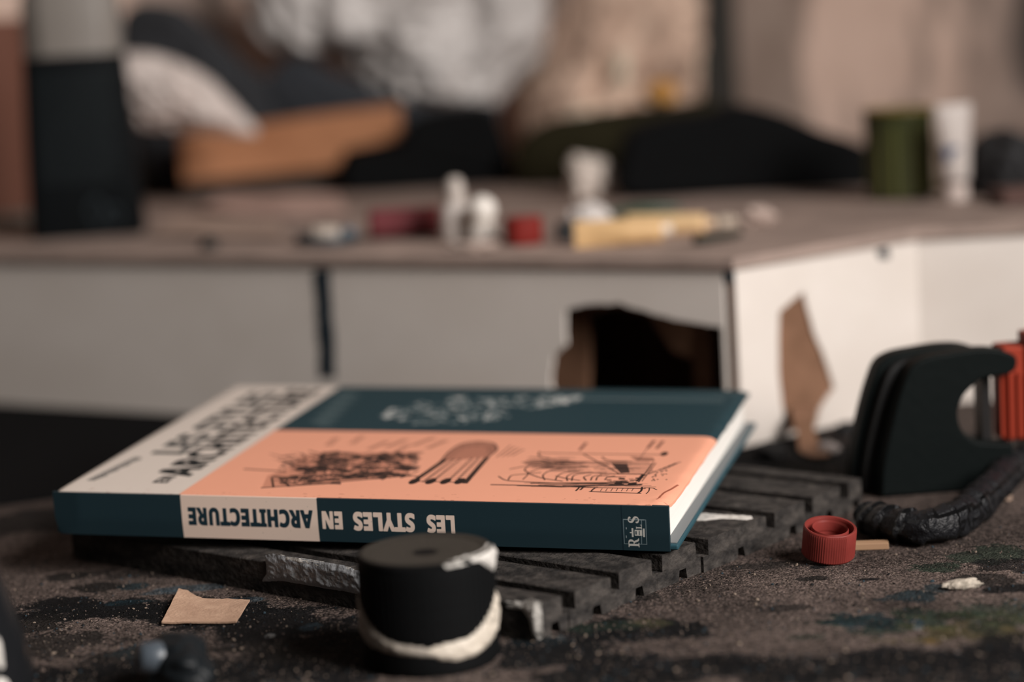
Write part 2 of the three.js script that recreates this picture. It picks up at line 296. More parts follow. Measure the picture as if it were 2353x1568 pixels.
// ---------------------------------------------------------------- the book
const BOOK = { L: 0.27, W: 0.2057, T: 0.0187, board: 0.0024 };
const bookM = new THREE.Matrix4().compose(V3(-0.0719, 0.0571 - 0.0208, -0.8631), new THREE.Quaternion().setFromEuler(new THREE.Euler(0.0442, -0.2754, -0.0194, 'YXZ')), V3(1, 1, 1));
{
  const { L, W, T, board } = BOOK;
  const inv = bookM.clone().invert(), rot = new THREE.Matrix4().extractRotation(bookM);
  const origin = V3(0, 0, 0).applyMatrix4(bookM), up = V3(0, 1, 0).applyMatrix4(rot), face = V3(0, 0, 1).applyMatrix4(rot);
  const CW = 2048, CH = 1560, SH = 160;
  const cu = (px, py) => { const p = onPlane(px, py, origin, up).applyMatrix4(inv); return [(p.x / L + 0.5) * CW, (1 + p.z / W) * CH]; };
  const su = (px, py) => { const p = onPlane(px, py, origin, face).applyMatrix4(inv); return [(p.x / L + 0.5) * CW, -p.y / T * SH]; };
  // front cover print
  const cv = document.createElement('canvas'); cv.width = CW; cv.height = CH; const c = cv.getContext('2d');
  const WHITE = 'rgb(212,200,190)', ORANGE = 'rgb(232,163,135)', TEAL = 'rgb(30,57,65)', INK = 'rgb(40,30,28)';
  c.fillStyle = TEAL; c.fillRect(0, 0, CW, CH);
  const xw = (cu(418, 1139)[0] + cu(780, 884)[0]) / 2, yo = (cu(652, 994)[1] + cu(1649, 1001)[1]) / 2;
  c.fillStyle = ORANGE; c.fillRect(xw, yo, CW, CH);
  c.fillStyle = WHITE; c.fillRect(0, 0, xw, CH);
  c.lineCap = 'round';
  const line = (pts, w = 4, col = INK, a = 1) => {   // a broad pen: strokes along the spine come out thicker than those across it
    c.globalAlpha = a; c.strokeStyle = col; const q = pts.map(([x, y]) => cu(x, y));
    for (let i = 1; i < q.length; i++) { const dx = Math.abs(q[i][0] - q[i - 1][0]), dy = Math.abs(q[i][1] - q[i - 1][1]); c.lineWidth = w * (1 + 0.9 * dx / (dx + dy + 1e-6)); c.beginPath(); c.moveTo(...q[i - 1]); c.lineTo(...q[i]); c.stroke(); }
    c.globalAlpha = 1;
  };
  const poly = (pts, col = INK, a = 1) => { c.globalAlpha = a; c.fillStyle = col; c.beginPath(); pts.forEach(([x, y], i) => { const p = cu(x, y); i ? c.lineTo(...p) : c.moveTo(...p); }); c.fill(); c.globalAlpha = 1; };
  const curve = (pts, w, col, a) => line(smoothLine(pts, 40, false), w, col, a);
  const upText = (txt, a, b, height, col, weight = 'bold') => {   // reads away from the spine, letter tops towards the head of the book
    const p = cu(...a), e = cu(...b), len = Math.hypot(e[0] - p[0], e[1] - p[1]);
    c.save(); c.translate(...p); c.rotate(-Math.PI / 2); c.font = weight + ' 100px sans-serif'; const w = c.measureText(txt).width; c.scale(len / w, height / 72); c.fillStyle = col; c.strokeStyle = col; c.lineWidth = 6; c.fillText(txt, 0, 0); c.strokeText(txt, 0, 0); c.restore();
  };
  { const a = cu(200, 1106), b = cu(312, 1052), n = 17; for (let i = 0; i < n; i++) { c.fillStyle = 'rgb(44,52,56)'; c.fillRect(a[0] + (b[0] - a[0]) * i / n - 6, a[1] + (b[1] - a[1]) * i / n, 30 + (i % 4) * 3, (b[1] - a[1]) / n * 0.68); } }   // small lettering line, not legible
  upText('LES STYLES', [410, 1048], [690, 905], 112, 'rgb(46,52,54)');
  upText('EN', [378, 1113], [412, 1096], 50, 'rgb(36,40,42)');
  upText('ARCHITECTURE', [432, 1096], [756, 897], 124, 'rgb(30,34,36)');
  // building section
  const mass = (x0, x1, y0, y1, n, dark) => { for (let i = 0; i < n; i++) { const x = rr(x0, x1), y = rr(y0, y1); if (noise2(x * 0.05, y * 0.14, 31) < 0.34) continue; poly([[x, y], [x + rr(6, 34), y + rr(-2, 1)], [x + rr(0, 26), y + rr(3, 9)], [x - rr(2, 12), y + rr(2, 7)]], INK, rr(0.2, dark)); } };
  const B1 = [[600, 1122], [612, 1095], [660, 1080], [690, 1050], [760, 1040], [850, 1042], [960, 1040], [945, 1062], [938, 1090], [900, 1100], [760, 1112], [650, 1120]];
  poly(B1, 'rgb(150,92,72)', 0.35);
  for (let i = 0; i < 420; i++) { const x = rr(640, 950), y = rr(1044, 1112 - (x - 640) * 0.05); line([[x, y], [x + rr(-26, 26), y + rr(-6, 4)]], rr(2, 7), INK, rr(0.35, 0.85)); }
  mass(720, 955, 1040, 1062, 70, 0.9); mass(690, 935, 1062, 1088, 90, 0.75); mass(680, 780, 1072, 1084, 14, 0.95); mass(620, 780, 1096, 1112, 26, 0.7); mass(780, 925, 1086, 1100, 30, 0.7);
  for (const [a, b] of [[[625, 1099], [935, 1091]], [[600, 1123], [760, 1113]], [[690, 1093], [940, 1095]], [[560, 1080], [650, 1085]], [[622, 1100], [626, 1122]], [[640, 1101], [660, 1118]], [[660, 1120], [930, 1096]], [[700, 1110], [840, 1100]]]) line([a, b], 6, INK, 0.8);
  for (let i = 0; i < 26; i++) { const x = 640 + i * 11; line([[x, 1112 - i * 0.7], [x + 12, 1098 - i * 0.2]], 3, INK, 0.7); }
  for (const [x, y, w] of [[745, 1018, 30], [800, 1014, 36], [840, 1026, 60], [880, 1022, 64], [900, 1034, 44], [940, 1018, 70], [975, 1024, 60]]) for (let k = 0; k < 3; k++) line([[x + k * 6, y + 8], [x + k * 6 + w * 0.7, y - 10]], 5, 'rgb(90,58,48)', 0.5);
  // church plan
  const plan = smoothLine([[948, 1108], [985, 1080], [1010, 1062], [1030, 1040], [1060, 1022], [1100, 1017], [1135, 1023], [1140, 1035], [1120, 1052], [1105, 1068], [1085, 1090], [1068, 1110]], 60, false);
  poly([[1010, 1062], [1030, 1040], [1060, 1022], [1100, 1017], [1135, 1023], [1140, 1035], [1122, 1052]], 'rgb(120,72,58)', 0.5);
  for (let i = 0; i < 40; i++) { const t = i / 40, a = plan[12 + Math.floor(t * 30)] ?? plan[20]; line([a, [a[0] + (1080 - a[0]) * 0.35, a[1] + (1050 - a[1]) * 0.35]], 1.6, INK, 0.5); }
  line(plan, 5, INK, 0.85); line([[948, 1108], [1068, 1111]], 4, INK, 0.9);
  for (let i = 0; i <= 12; i++) { const t = i / 12, ax = 948 + 72 * t, ay = 1108 - 48 * t, bx = 1068 + 48 * t, by = 1111 - 56 * t; for (const k of [0, 1]) { const p = cu(k ? bx : ax, k ? by : ay); c.fillStyle = INK; c.globalAlpha = 0.9; c.fillRect(p[0] - 9, p[1] - 12, 18, 24); } for (const k of [0.2, 0.36, 0.64, 0.8]) { const p = cu(ax + (bx - ax) * k, ay + (by - ay) * k); c.fillRect(p[0] - 4, p[1] - 8, 8, 16); } line([[ax, ay], [bx, by]], 1.5, INK, 0.55); }
  for (const k of [0.2, 0.36, 0.64, 0.8]) line([[948 + 120 * k, 1109], [1020 + 98 * k, 1060]], 0.8, INK, 0.5);
  for (const x of [950, 988, 1022, 1055]) { const p = cu(x, 1108); c.globalAlpha = 1; c.fillStyle = INK; c.beginPath(); c.ellipse(p[0], p[1], 16, 36, 0, 0, 7); c.fill(); }
  for (let k = 0; k < 4; k++) line([[1140 + k * 12, 1052 - k], [1172 + k * 10, 1026 + k * 3]], 7, 'rgb(90,58,48)', 0.45);
  // vaulted interior
  for (const pts of [
    [[1144, 1097], [1158, 1105], [1200, 1109], [1300, 1113], [1430, 1115]], [[1166, 1105], [1172, 1096], [1200, 1092], [1240, 1088]], [[1200, 1104], [1212, 1090], [1204, 1082], [1212, 1074], [1240, 1070], [1280, 1068]],
    [[1212, 1090], [1240, 1100], [1290, 1108]], [[1250, 1105], [1246, 1095], [1262, 1084], [1300, 1078], [1350, 1074]], [[1275, 1105], [1278, 1098], [1290, 1090], [1330, 1084]], [[1302, 1107], [1301, 1098], [1316, 1090], [1360, 1087]],
    [[1312, 1107], [1316, 1096], [1340, 1090], [1390, 1090]], [[1345, 1106], [1340, 1099], [1356, 1093]], [[1356, 1106], [1360, 1098], [1380, 1094]], [[1368, 1106], [1372, 1098], [1396, 1095]], [[1388, 1105], [1394, 1099], [1410, 1096]],
    [[1170, 1080], [1204, 1074], [1260, 1068]], [[1238, 1040], [1236, 1048], [1256, 1056], [1300, 1062], [1450, 1064]], [[1238, 1043], [1300, 1044], [1420, 1046], [1525, 1047]], [[1382, 1052], [1390, 1058], [1420, 1062], [1440, 1062]], [[1212, 1089], [1236, 1080], [1270, 1078]], [[1276, 1096], [1300, 1102], [1330, 1106]]]) curve(pts, 4, INK, 0.9);
  line([[1340, 1046], [1420, 1090]], 4); line([[1380, 1091], [1475, 1092]], 5); line([[1128, 1116], [1260, 1119], [1370, 1123]], 5); line([[1190, 1118], [1290, 1121], [1470, 1116]], 7); line([[1220, 1113], [1440, 1111]], 6, INK, 0.8);
  for (let i = 0; i < 26; i++) { const x = rr(1210, 1300), y = rr(1050, 1072); line([[x, y], [x + rr(20, 60), y + rr(-1, 3)]], rr(1.5, 4), INK, rr(0.2, 0.5)); }
  for (let i = 0; i < 36; i++) { const x = rr(1200, 1440), y = rr(1111, 1121); line([[x, y], [x + rr(20, 90), y + rr(-1, 1)]], rr(1.5, 3.5), INK, rr(0.4, 0.9)); }
  for (let i = 0; i < 60; i++) { const x = rr(1230, 1440), y = rr(1060, 1090); line([[x, y], [x + rr(20, 70), y + rr(-1, 2)]], rr(1.5, 4), INK, rr(0.3, 0.7)); }
  for (let i = 0; i < 40; i++) { const x = rr(1195, 1300), y = rr(1060, 1078); line([[x, y], [x + rr(15, 50), y + rr(-1, 3)]], rr(3, 7), 'rgb(70,46,40)', rr(0.3, 0.6)); }
  poly([[1402, 1066], [1440, 1068], [1446, 1088], [1425, 1090]], INK, 0.85); for (let i = 0; i < 12; i++) line([[1440, 1062 + i * 2.5], [1490 + i, 1062 + i * 2.5]], 2, INK, 0.6);
  for (let i = 0; i < 30; i++) { const x = rr(1390, 1465), y = rr(1097, 1116); line([[x, y], [x + rr(3, 14), y + rr(-1, 1)]], rr(3, 7), INK, 0.8); }
  poly([[1412, 1112], [1428, 1110], [1428, 1115], [1410, 1115]]); poly([[1444, 1112], [1462, 1110], [1458, 1116], [1440, 1116]]);
  line([[1500, 1065], [1466, 1110]], 5); line([[1506, 1066], [1474, 1108]], 3); line([[1462, 1108], [1476, 1092]], 8);
  for (let i = 0; i < 7; i++) line([[1478 + i * 11, 1096 - i * 4.4], [1485 + i * 11, 1093 - i * 4.4]], 4); for (let i = 0; i < 26; i++) { const p = cu(rr(1492, 1530), rr(1082, 1106)); c.fillStyle = INK; c.fillRect(p[0], p[1], 5, 8); }
  for (let i = 0; i < 5; i++) line([[1515 + i * 7, 1082 - i * 3], [1530 + i * 8, 1080 - i * 4]], 4, INK, 0.7);
  curve([[1356, 1132], [1362, 1126], [1370, 1122]], 5); line([[1354, 1132], [1470, 1136]], 4); line([[1368, 1123], [1480, 1125]], 4); curve([[1464, 1136], [1472, 1130], [1474, 1122]], 6); curve([[1484, 1137], [1490, 1130], [1491, 1123]], 3); for (let i = 0; i < 7; i++) line([[1378 + i * 12, 1131], [1382 + i * 12, 1125]], 2);
  line([[1480, 1123], [1500, 1124], [1508, 1128]], 3); line([[1330, 1122], [1322, 1130]], 6); line([[1340, 1121], [1332, 1128]], 6); poly([[1445, 1050], [1500, 1054], [1504, 1062], [1462, 1061]], 'rgb(90,58,48)', 0.5);
  line([[1500, 1015], [1465, 1060]], 3, INK, 0.6); for (const [x, y] of [[1345, 1020], [1502, 1015], [1522, 1016]]) line([[x, y], [x - 14, y + 16]], 12, 'rgb(90,58,48)', 0.7); { const p = cu(1525, 1045); c.fillStyle = INK; c.beginPath(); c.ellipse(p[0], p[1], 12, 26, 0, 0, 7); c.fill(); }
  curve([[1556, 1115], [1540, 1126], [1524, 1136], [1513, 1150]], 7, 'rgb(150,84,66)', 0.7);
  // white line drawing on the dark panel
  const PALE = 'rgb(212,209,204)';
  for (let i = 0; i < 640; i++) {   // tower and roofs of the pale drawing
    const t = rnd(), x = 880 + 450 * t, lo = t < 0.3 ? 962 + 26 * t / 0.3 : t < 0.66 ? 988 - 30 * (t - 0.3) / 0.36 : 946 - 20 * (t - 0.66) / 0.34, hi = t < 0.25 ? 945 - 25 * t / 0.25 : 916 - 4 * t, y = hi + (lo - hi) * rnd();
    if (noise2(x * 0.06, y * 0.16, 6) < 0.36) continue; line([[x, y], [x + rr(-12, 12), y + rr(-3, 3)]], rr(4, 10), PALE, rr(0.25, 0.8));
  }
  for (let i = 0; i < 30; i++) { const x = 770 - i * 0.2, y = 905 + i * 2.6, o = (i % 5) * 9; line([[x - i * 2.2 + o, y], [x - i * 2.2 + 30 + o, y - 4]], 6, PALE, 0.35); }
  line([[1190, 914], [1660, 926]], 5, PALE, 0.4); line([[1240, 902], [1690, 906]], 5, PALE, 0.35); line([[1280, 921], [1660, 919]], 5, PALE, 0.45); line([[1300, 911], [1670, 913]], 4, PALE, 0.3);
  for (let i = 0; i < 90; i++) { const x = rr(0, CW), y = CH - 70 * rnd() ** 1.6; c.globalAlpha = rr(0.1, 0.4); c.fillStyle = 'rgb(120,72,58)'; c.fillRect(x, y, rr(3, 14), rr(2, 6)); } c.globalAlpha = 1;
  const ctex = (k) => { const t = new THREE.CanvasTexture(k); t.colorSpace = THREE.SRGBColorSpace; t.anisotropy = 8; return t; };
  // spine print
  const sv = document.createElement('canvas'); sv.width = CW; sv.height = SH; const s = sv.getContext('2d');
  const STEAL = 'rgb(33,51,58)', SWHITE = 'rgb(230,208,193)'; s.fillStyle = STEAL; s.fillRect(0, 0, CW, SH);
  const s0 = su(418, 1190)[0], s1 = su(730, 1190)[0]; s.fillStyle = SWHITE; s.fillRect(s0, 0, s1 - s0, SH);
  const spineText = (txt, xa, ya, yb, xb, col, yTop, yBot) => {   // upside down on the spine as it lies; from pixel xb (its start) to xa (its end)
    const a = su(xa, ya), b = su(xb, yb), h = su(xb, yBot)[1] - su(xb, yTop)[1];
    s.save(); s.translate(b[0], su(xb, yTop)[1]); s.rotate(Math.PI); s.font = 'bold 100px sans-serif'; const w = s.measureText(txt).width; s.scale((b[0] - a[0]) / w, h / 72); s.fillStyle = col; s.strokeStyle = col; s.lineWidth = 7; s.lineJoin = 'round'; s.fillText(txt, 0, 0); s.strokeText(txt, 0, 0); s.restore();
  };
  spineText('ARCHITECTURE', 430, 1170, 1180, 717, 'rgb(30,50,60)', 1174, 1212);
  spineText('EN', 737, 1180, 1180, 788, SWHITE, 1177, 1215);
  spineText('STYLES', 810, 1180, 1180, 952, SWHITE, 1181, 1221);
  spineText('LES', 979, 1185, 1185, 1046, SWHITE, 1186, 1225);
  // publisher's mark: R and S on their sides, a small tower in a rounded square
  s.strokeStyle = 'rgb(120,134,138)'; s.lineWidth = 2; { const a = su(1432, 1193), b = su(1486, 1251); s.strokeRect(a[0], a[1], b[0] - a[0], b[1] - a[1]); s.lineWidth = 4; s.beginPath(); s.moveTo(...a); s.lineTo(b[0] - 4, a[1]); s.stroke(); s.lineWidth = 2; const m = su(1474, 1193), n = su(1474, 1251); s.beginPath(); s.moveTo(...m); s.lineTo(...n); s.stroke(); }
  const sideText = (t, x, y, k) => { const p = su(x, y); s.save(); s.translate(...p); s.rotate(-Math.PI / 2); s.font = 'bold ' + k + 'px serif'; s.fillStyle = 'rgb(190,186,180)'; s.fillText(t, 0, 0); s.restore(); };
  sideText('R', 1469, 1259, 48); sideText('S', 1468, 1203, 48); sideText('L', 1475, 1216, 26);
  s.fillStyle = 'rgb(186,184,178)'; { const q = (x0, y0, x1, y1) => { const a = su(x0, y0), b = su(x1, y1); s.fillRect(a[0], a[1], b[0] - a[0], b[1] - a[1]); }; q(1451, 1213, 1456, 1234); q(1458, 1217, 1476, 1231); q(1477, 1214, 1482, 1234); q(1447, 1222, 1452, 1225); s.fillStyle = STEAL; q(1460, 1220, 1463, 1228); q(1468, 1219, 1470, 1229); s.fillStyle = 'rgb(150,158,160)'; q(1438, 1211, 1440, 1216); q(1438, 1230, 1440, 1236); }
  s.strokeStyle = 'rgb(22,36,44)'; s.lineWidth = 3; { const a = su(1427, 1166)[0]; s.beginPath(); s.moveTo(a, 0); s.lineTo(a, SH); s.stroke(); }
  for (let i = 0; i < 80; i++) { s.globalAlpha = rr(0.1, 0.3); s.fillStyle = rnd() > 0.5 ? 'rgb(20,30,36)' : 'rgb(96,104,106)'; s.fillRect(rr(0, CW), rr(0, SH), rr(1, 5), rr(1, 4)); } s.globalAlpha = 1;

  const paper = { specularIntensity: 0.22, bumpMap: withRepeat(softTex, 3), bumpScale: 0.00012 };
  const coverM = std(0xffffff, 0.58, { map: ctex(cv), ...paper }), spineM = std(0xffffff, 0.5, { map: ctex(sv), specularIntensity: 0.22 }), tealM = std(S(44, 76, 86), 0.5, paper);
  const pagesTex = dataTex(64, 512, (u, v) => { const n = 228 + 12 * hash(0, Math.floor(v * 512), 3) + 4 * hash(Math.floor(u * 64), Math.floor(v * 512), 5); return [n, n - 4, n - 10]; }, true);
  const pagesM = std(0xffffff, 0.9, { map: withRepeat(pagesTex, 1, 30) }), endM = std(S(108, 112, 114), 0.8);
  const book = thing('hardcover_book', 'hardcover architecture book with teal, orange and white cover lying on the rubber mat', 'book');
  book.position.copy(V3(0, -T, 0).applyMatrix4(bookM)); book.quaternion.setFromRotationMatrix(rot);
  // front cover: its own board with a gently rounded edge and a crumpled corner
  const nx = 120, nz = 80, board1 = new THREE.BoxGeometry(L, board, W, nx, 2, nz);
  { const p = board1.attributes.position, uv = board1.attributes.uv, nrm = board1.attributes.normal, v = V3(0, 0, 0);
    for (let i = 0; i < p.count; i++) {
      v.fromBufferAttribute(p, i);
      uv.setXY(i, nrm.getY(i) > 0.5 || true ? v.x / L + 0.5 : 0, clamp(0.5 - v.z / W, 0.002, 0.998));
      const ex = L / 2 - Math.abs(v.x), ez = W / 2 - Math.abs(v.z), e = Math.min(ex, v.z > 0 ? 1 : ez), rad = 0.0016; let dy = 0;
      if (v.y > 0 && e < rad) dy -= (rad - Math.sqrt(Math.max(0, rad * rad - (rad - e) ** 2))) * 0.7;
      const dc = Math.hypot(v.x - L / 2, (v.z - W / 2) * 0.8), k = Math.exp(-((dc / 0.011) ** 2));   // bumped corner at the tail of the spine
      dy += k * (0.0016 * (noise2(v.x * 420, v.z * 420, 3) - 0.62)); v.x -= k * 0.0018; v.z -= 0;
      const dl = Math.hypot(v.x + L / 2, v.z - W / 2); v.x += Math.exp(-((dl / 0.004) ** 2)) * 0.0012;
      const re = Math.exp(-(((L / 2 - v.x) / 0.0035) ** 2)); dy -= 0.0007 * re * (0.4 + noise2(v.z * 120, 2, 8));
      p.setXYZ(i, v.x, v.y + dy, v.z);
    }
    board1.computeVertexNormals(); board1.translate(0, T - board / 2, -W / 2 - 0.0012); }
  part('front_cover', board1, coverM, book);
  part('back_cover', box(L + 0.0032, board, W - 0.0014, 0.0009, 3).translate(0.0016, board / 2, -W / 2 - 0.0007), tealM, book, 'dark teal back board');
  const spineG = new THREE.BoxGeometry(L, T, 0.0022, 160, 12, 1);
  { const p = spineG.attributes.position, uv = spineG.attributes.uv; for (let i = 0; i < p.count; i++) { const x = p.getX(i), y = p.getY(i); uv.setXY(i, x / L + 0.5, y / T + 0.5);
      const bl = Math.hypot(clamp(-(L / 2 - 0.012) - x, 0, 1), clamp(-(T / 2 - 0.007) - y, 0, 1)); p.setXYZ(i, x + Math.exp(-(((x + L / 2) / 0.003) ** 2)) * 0.0022 * clamp(-y / T * 2) ** 2, y, p.getZ(i) - (p.getZ(i) > 0 ? bl * 0.08 : 0)); } spineG.computeVertexNormals(); }
  part('spine', spineG.translate(0, T / 2 - 0.0002, -0.0011), spineM, book, 'dark teal spine with a white title label');
  const pg = metreUV(new THREE.BoxGeometry(L - 0.006, T - 2 * board + 0.0006, W - 0.0065).translate(0.0007, T / 2, -W / 2 + 0.001)); 
  { const p = pg.attributes.position, uv = pg.attributes.uv; for (let i = 0; i < p.count; i++) uv.setXY(i, p.getZ(i) * 4, p.getY(i) * 3); }
  part('page_block', pg, pagesM, book, 'cream white page edges');
  part('endpaper', new THREE.BoxGeometry(L, 0.0003, W - 0.005).translate(0.0022, board + 0.0001, -W / 2 - 0.001), endM, book, 'grey paper lining inside the back board');
  shade(book);
}
// block that carries the rear of the book
{
  const p = V3(-0.02, 0.0187 * 0 + 0, -0.15).applyMatrix4(bookM); p.y = MAT_H;
  const q = V3(-0.02, -BOOK.T, -0.15).applyMatrix4(bookM), hgt = q.y - MAT_H - 0.0016;
  solo('wood_block', box(0.12, hgt, 0.03, 0.001).translate(0, hgt / 2, 0), std(S(60, 48, 40), 0.8), 'dark wooden strip wedged under the rear of the book', 'wood block', p, -0.2754);
}

// ---------------------------------------------------------------- black paint jar in front of the book
{
  const p = G(993, 1512), k = depthOf(p) / F, r = 158 * k;
  const jar = thing('paint_jar', 'black paint jar with white paint crusted on its lid and side', 'jar', p);
  const H = 0.041, blackM = std(S(16, 17, 18), 0.6, { bumpMap: withRepeat(softTex, 30), bumpScale: 0.0002, specularIntensity: 0.14 });
  part('body', lathe([[0, 0], [r * 0.96, 0], [r * 1.0, 0.0012], [r * 1.0, 0.0085], [r * 0.975, 0.0095], [r * 0.97, 0.0125], [0, 0.0125]], 72), blackM, jar);
  const lid = part('lid', lathe([[0, 0.012], [r * 0.97, 0.012], [r * 0.99, 0.0128], [r * 0.99, H - 0.0022], [r * 0.975, H - 0.0008], [r * 0.95, H - 0.0002], [r * 0.9, H - 0.0012], [0, H - 0.0014]], 72), blackM, jar);
  part('lid_disc', lathe([[r * 0.955, H - 0.0006], [r * 0.93, H], [r * 0.86, H - 0.0004], [r * 0.8, H - 0.0009], [r * 0.3, H - 0.0011], [r * 0.12, H - 0.0015], [0, H - 0.0016]].reverse(), 72), std(S(60, 56, 51), 0.7, { bumpMap: withRepeat(softTex, 12), bumpScale: 0.0003, specularIntensity: 0.2, side: THREE.DoubleSide }), lid, 'lighter grey lid face with a shallow dimple');  // lid face in a lighter grey than the black sides
  const grip = []; for (let i = 0; i < 60; i++) { const a = i / 60 * Math.PI * 2; grip.push(boxAt(0.0006, H - 0.018, 0.0011, r * 0.987, 0.0135 + (H - 0.018) / 2, 0, 0.0002).rotateY(a)); }
  part('grip_ridges', mergeGeometries(grip), blackM, lid, 'fine black grip ridges');
  // paint skin wrapped on the wall: outline in (angle, height); angle 0 faces +z, growing to +x
  const wrap = (pts, rad, t, m, seed, name = 'paint_smear', lab) => {
    const g = paintPatch(pts.map(([a, y]) => [a * rad, y]), t, 0.0007, seed), q = g.attributes.position;
    for (let i = 0; i < q.count; i++) { const a = q.getX(i) / rad, R = rad + q.getZ(i); q.setXYZ(i, Math.sin(a) * R, q.getY(i), Math.cos(a) * R); } g.computeVertexNormals(); return part(name, metreUV(g), m, jar, lab);
  };
  const cream = std(S(196, 186, 172), 0.55, { bumpMap: withRepeat(softTex, 50), bumpScale: 0.0005 });
  wrap([[-1.75, 0.0300], [-1.4, 0.0245], [-1.0, 0.0185], [-0.7, 0.0145], [-0.4, 0.0120], [-0.15, 0.0108], [0.1, 0.0096], [0.1, 0.0075], [-0.3, 0.0080], [-0.7, 0.0090], [-1.1, 0.0102], [-1.75, 0.0135]], r * 0.992, 0.001, std(S(150, 142, 132), 0.6, { bumpMap: withRepeat(softTex, 50), bumpScale: 0.0005 }), 21, 'paint_smear', 'greyish cream paint band');
  wrap([[-0.1, 0.0098], [0.3, 0.0116], [0.6, 0.0126], [0.85, 0.0155], [1.1, 0.0195], [1.45, 0.0255], [1.65, 0.0170], [1.35, 0.0105], [1.0, 0.0070], [0.7, 0.0052], [0.4, 0.0048], [0.15, 0.0062]], r * 0.992, 0.0014, cream, 22, 'paint_smear', 'thick off-white paint ring');
  wrap([[0.75, 0.0397], [0.95, 0.0380], [1.15, 0.0345], [1.35, 0.0320], [1.6, 0.0345], [1.75, 0.0385], [1.6, 0.0410], [0.9, 0.0410]], r * 0.985, 0.0014, whitePaint, 24, 'paint_smear', 'white paint blob on the lid edge');
  const arc = paintPatch([[0.28, -0.95], [0.5, -0.84], [0.72, -0.62], [0.9, -0.3], [0.97, 0.0], [0.94, 0.22], [0.84, 0.16], [0.83, -0.1], [0.72, -0.38], [0.5, -0.64], [0.3, -0.8]].map(([x, y]) => [x * r, y * r]), 0.0024, 0.0006, 27);
  part('paint_smear', arc.rotateX(-Math.PI / 2).translate(0, H - 0.0005, 0), whitePaint, jar, 'white paint along the lid rim');
  shade(jar);
}

// ---------------------------------------------------------------- red screw cap, stick, chips and scraps
function screwCap(r, h, ridges) {
  const outer = [], N = ridges * 4, prof = [[0.94, 0], [1, 0.06], [1, 0.5], [1, 0.9], [0.985, 0.97], [0.95, 1], [0.885, 0.985], [0.86, 0.93], [0.855, 0.55], [0.72, 0.5], [0.70, 0.9], [0.665, 0.955], [0.62, 0.9], [0.6, 0.62], [0.62, 0.56], [0.585, 0.5], [0.57, 0.2], [0, 0.2]];
  const pos = [], idx = [];
  prof.forEach(([q, y], i) => { for (let j = 0; j < N; j++) { const a = j / N * Math.PI * 2, k = i < 4 ? q - 0.014 * (0.5 + 0.5 * Math.cos(a * ridges)) : q; pos.push(Math.cos(a) * r * k, y * h, Math.sin(a) * r * k); } });
  for (let i = 0; i < prof.length - 1; i++) for (let j = 0; j < N; j++) { const a = i * N + j, b = i * N + (j + 1) % N; idx.push(a, a + N, b, b, a + N, b + N); }
  const c = pos.length / 3; pos.push(0, 0, 0); for (let j = 0; j < N; j++) idx.push(c, j, (j + 1) % N);
  const g = new THREE.BufferGeometry(); g.setAttribute('position', new THREE.Float32BufferAttribute(pos, 3)); g.setIndex(idx); return metreUV(toCreasedNormals(g, 0.7));
}
const redM = std(S(124, 50, 45), 0.5, { bumpMap: withRepeat(softTex, 40), bumpScale: 0.0001, specularIntensity: 0.3 });
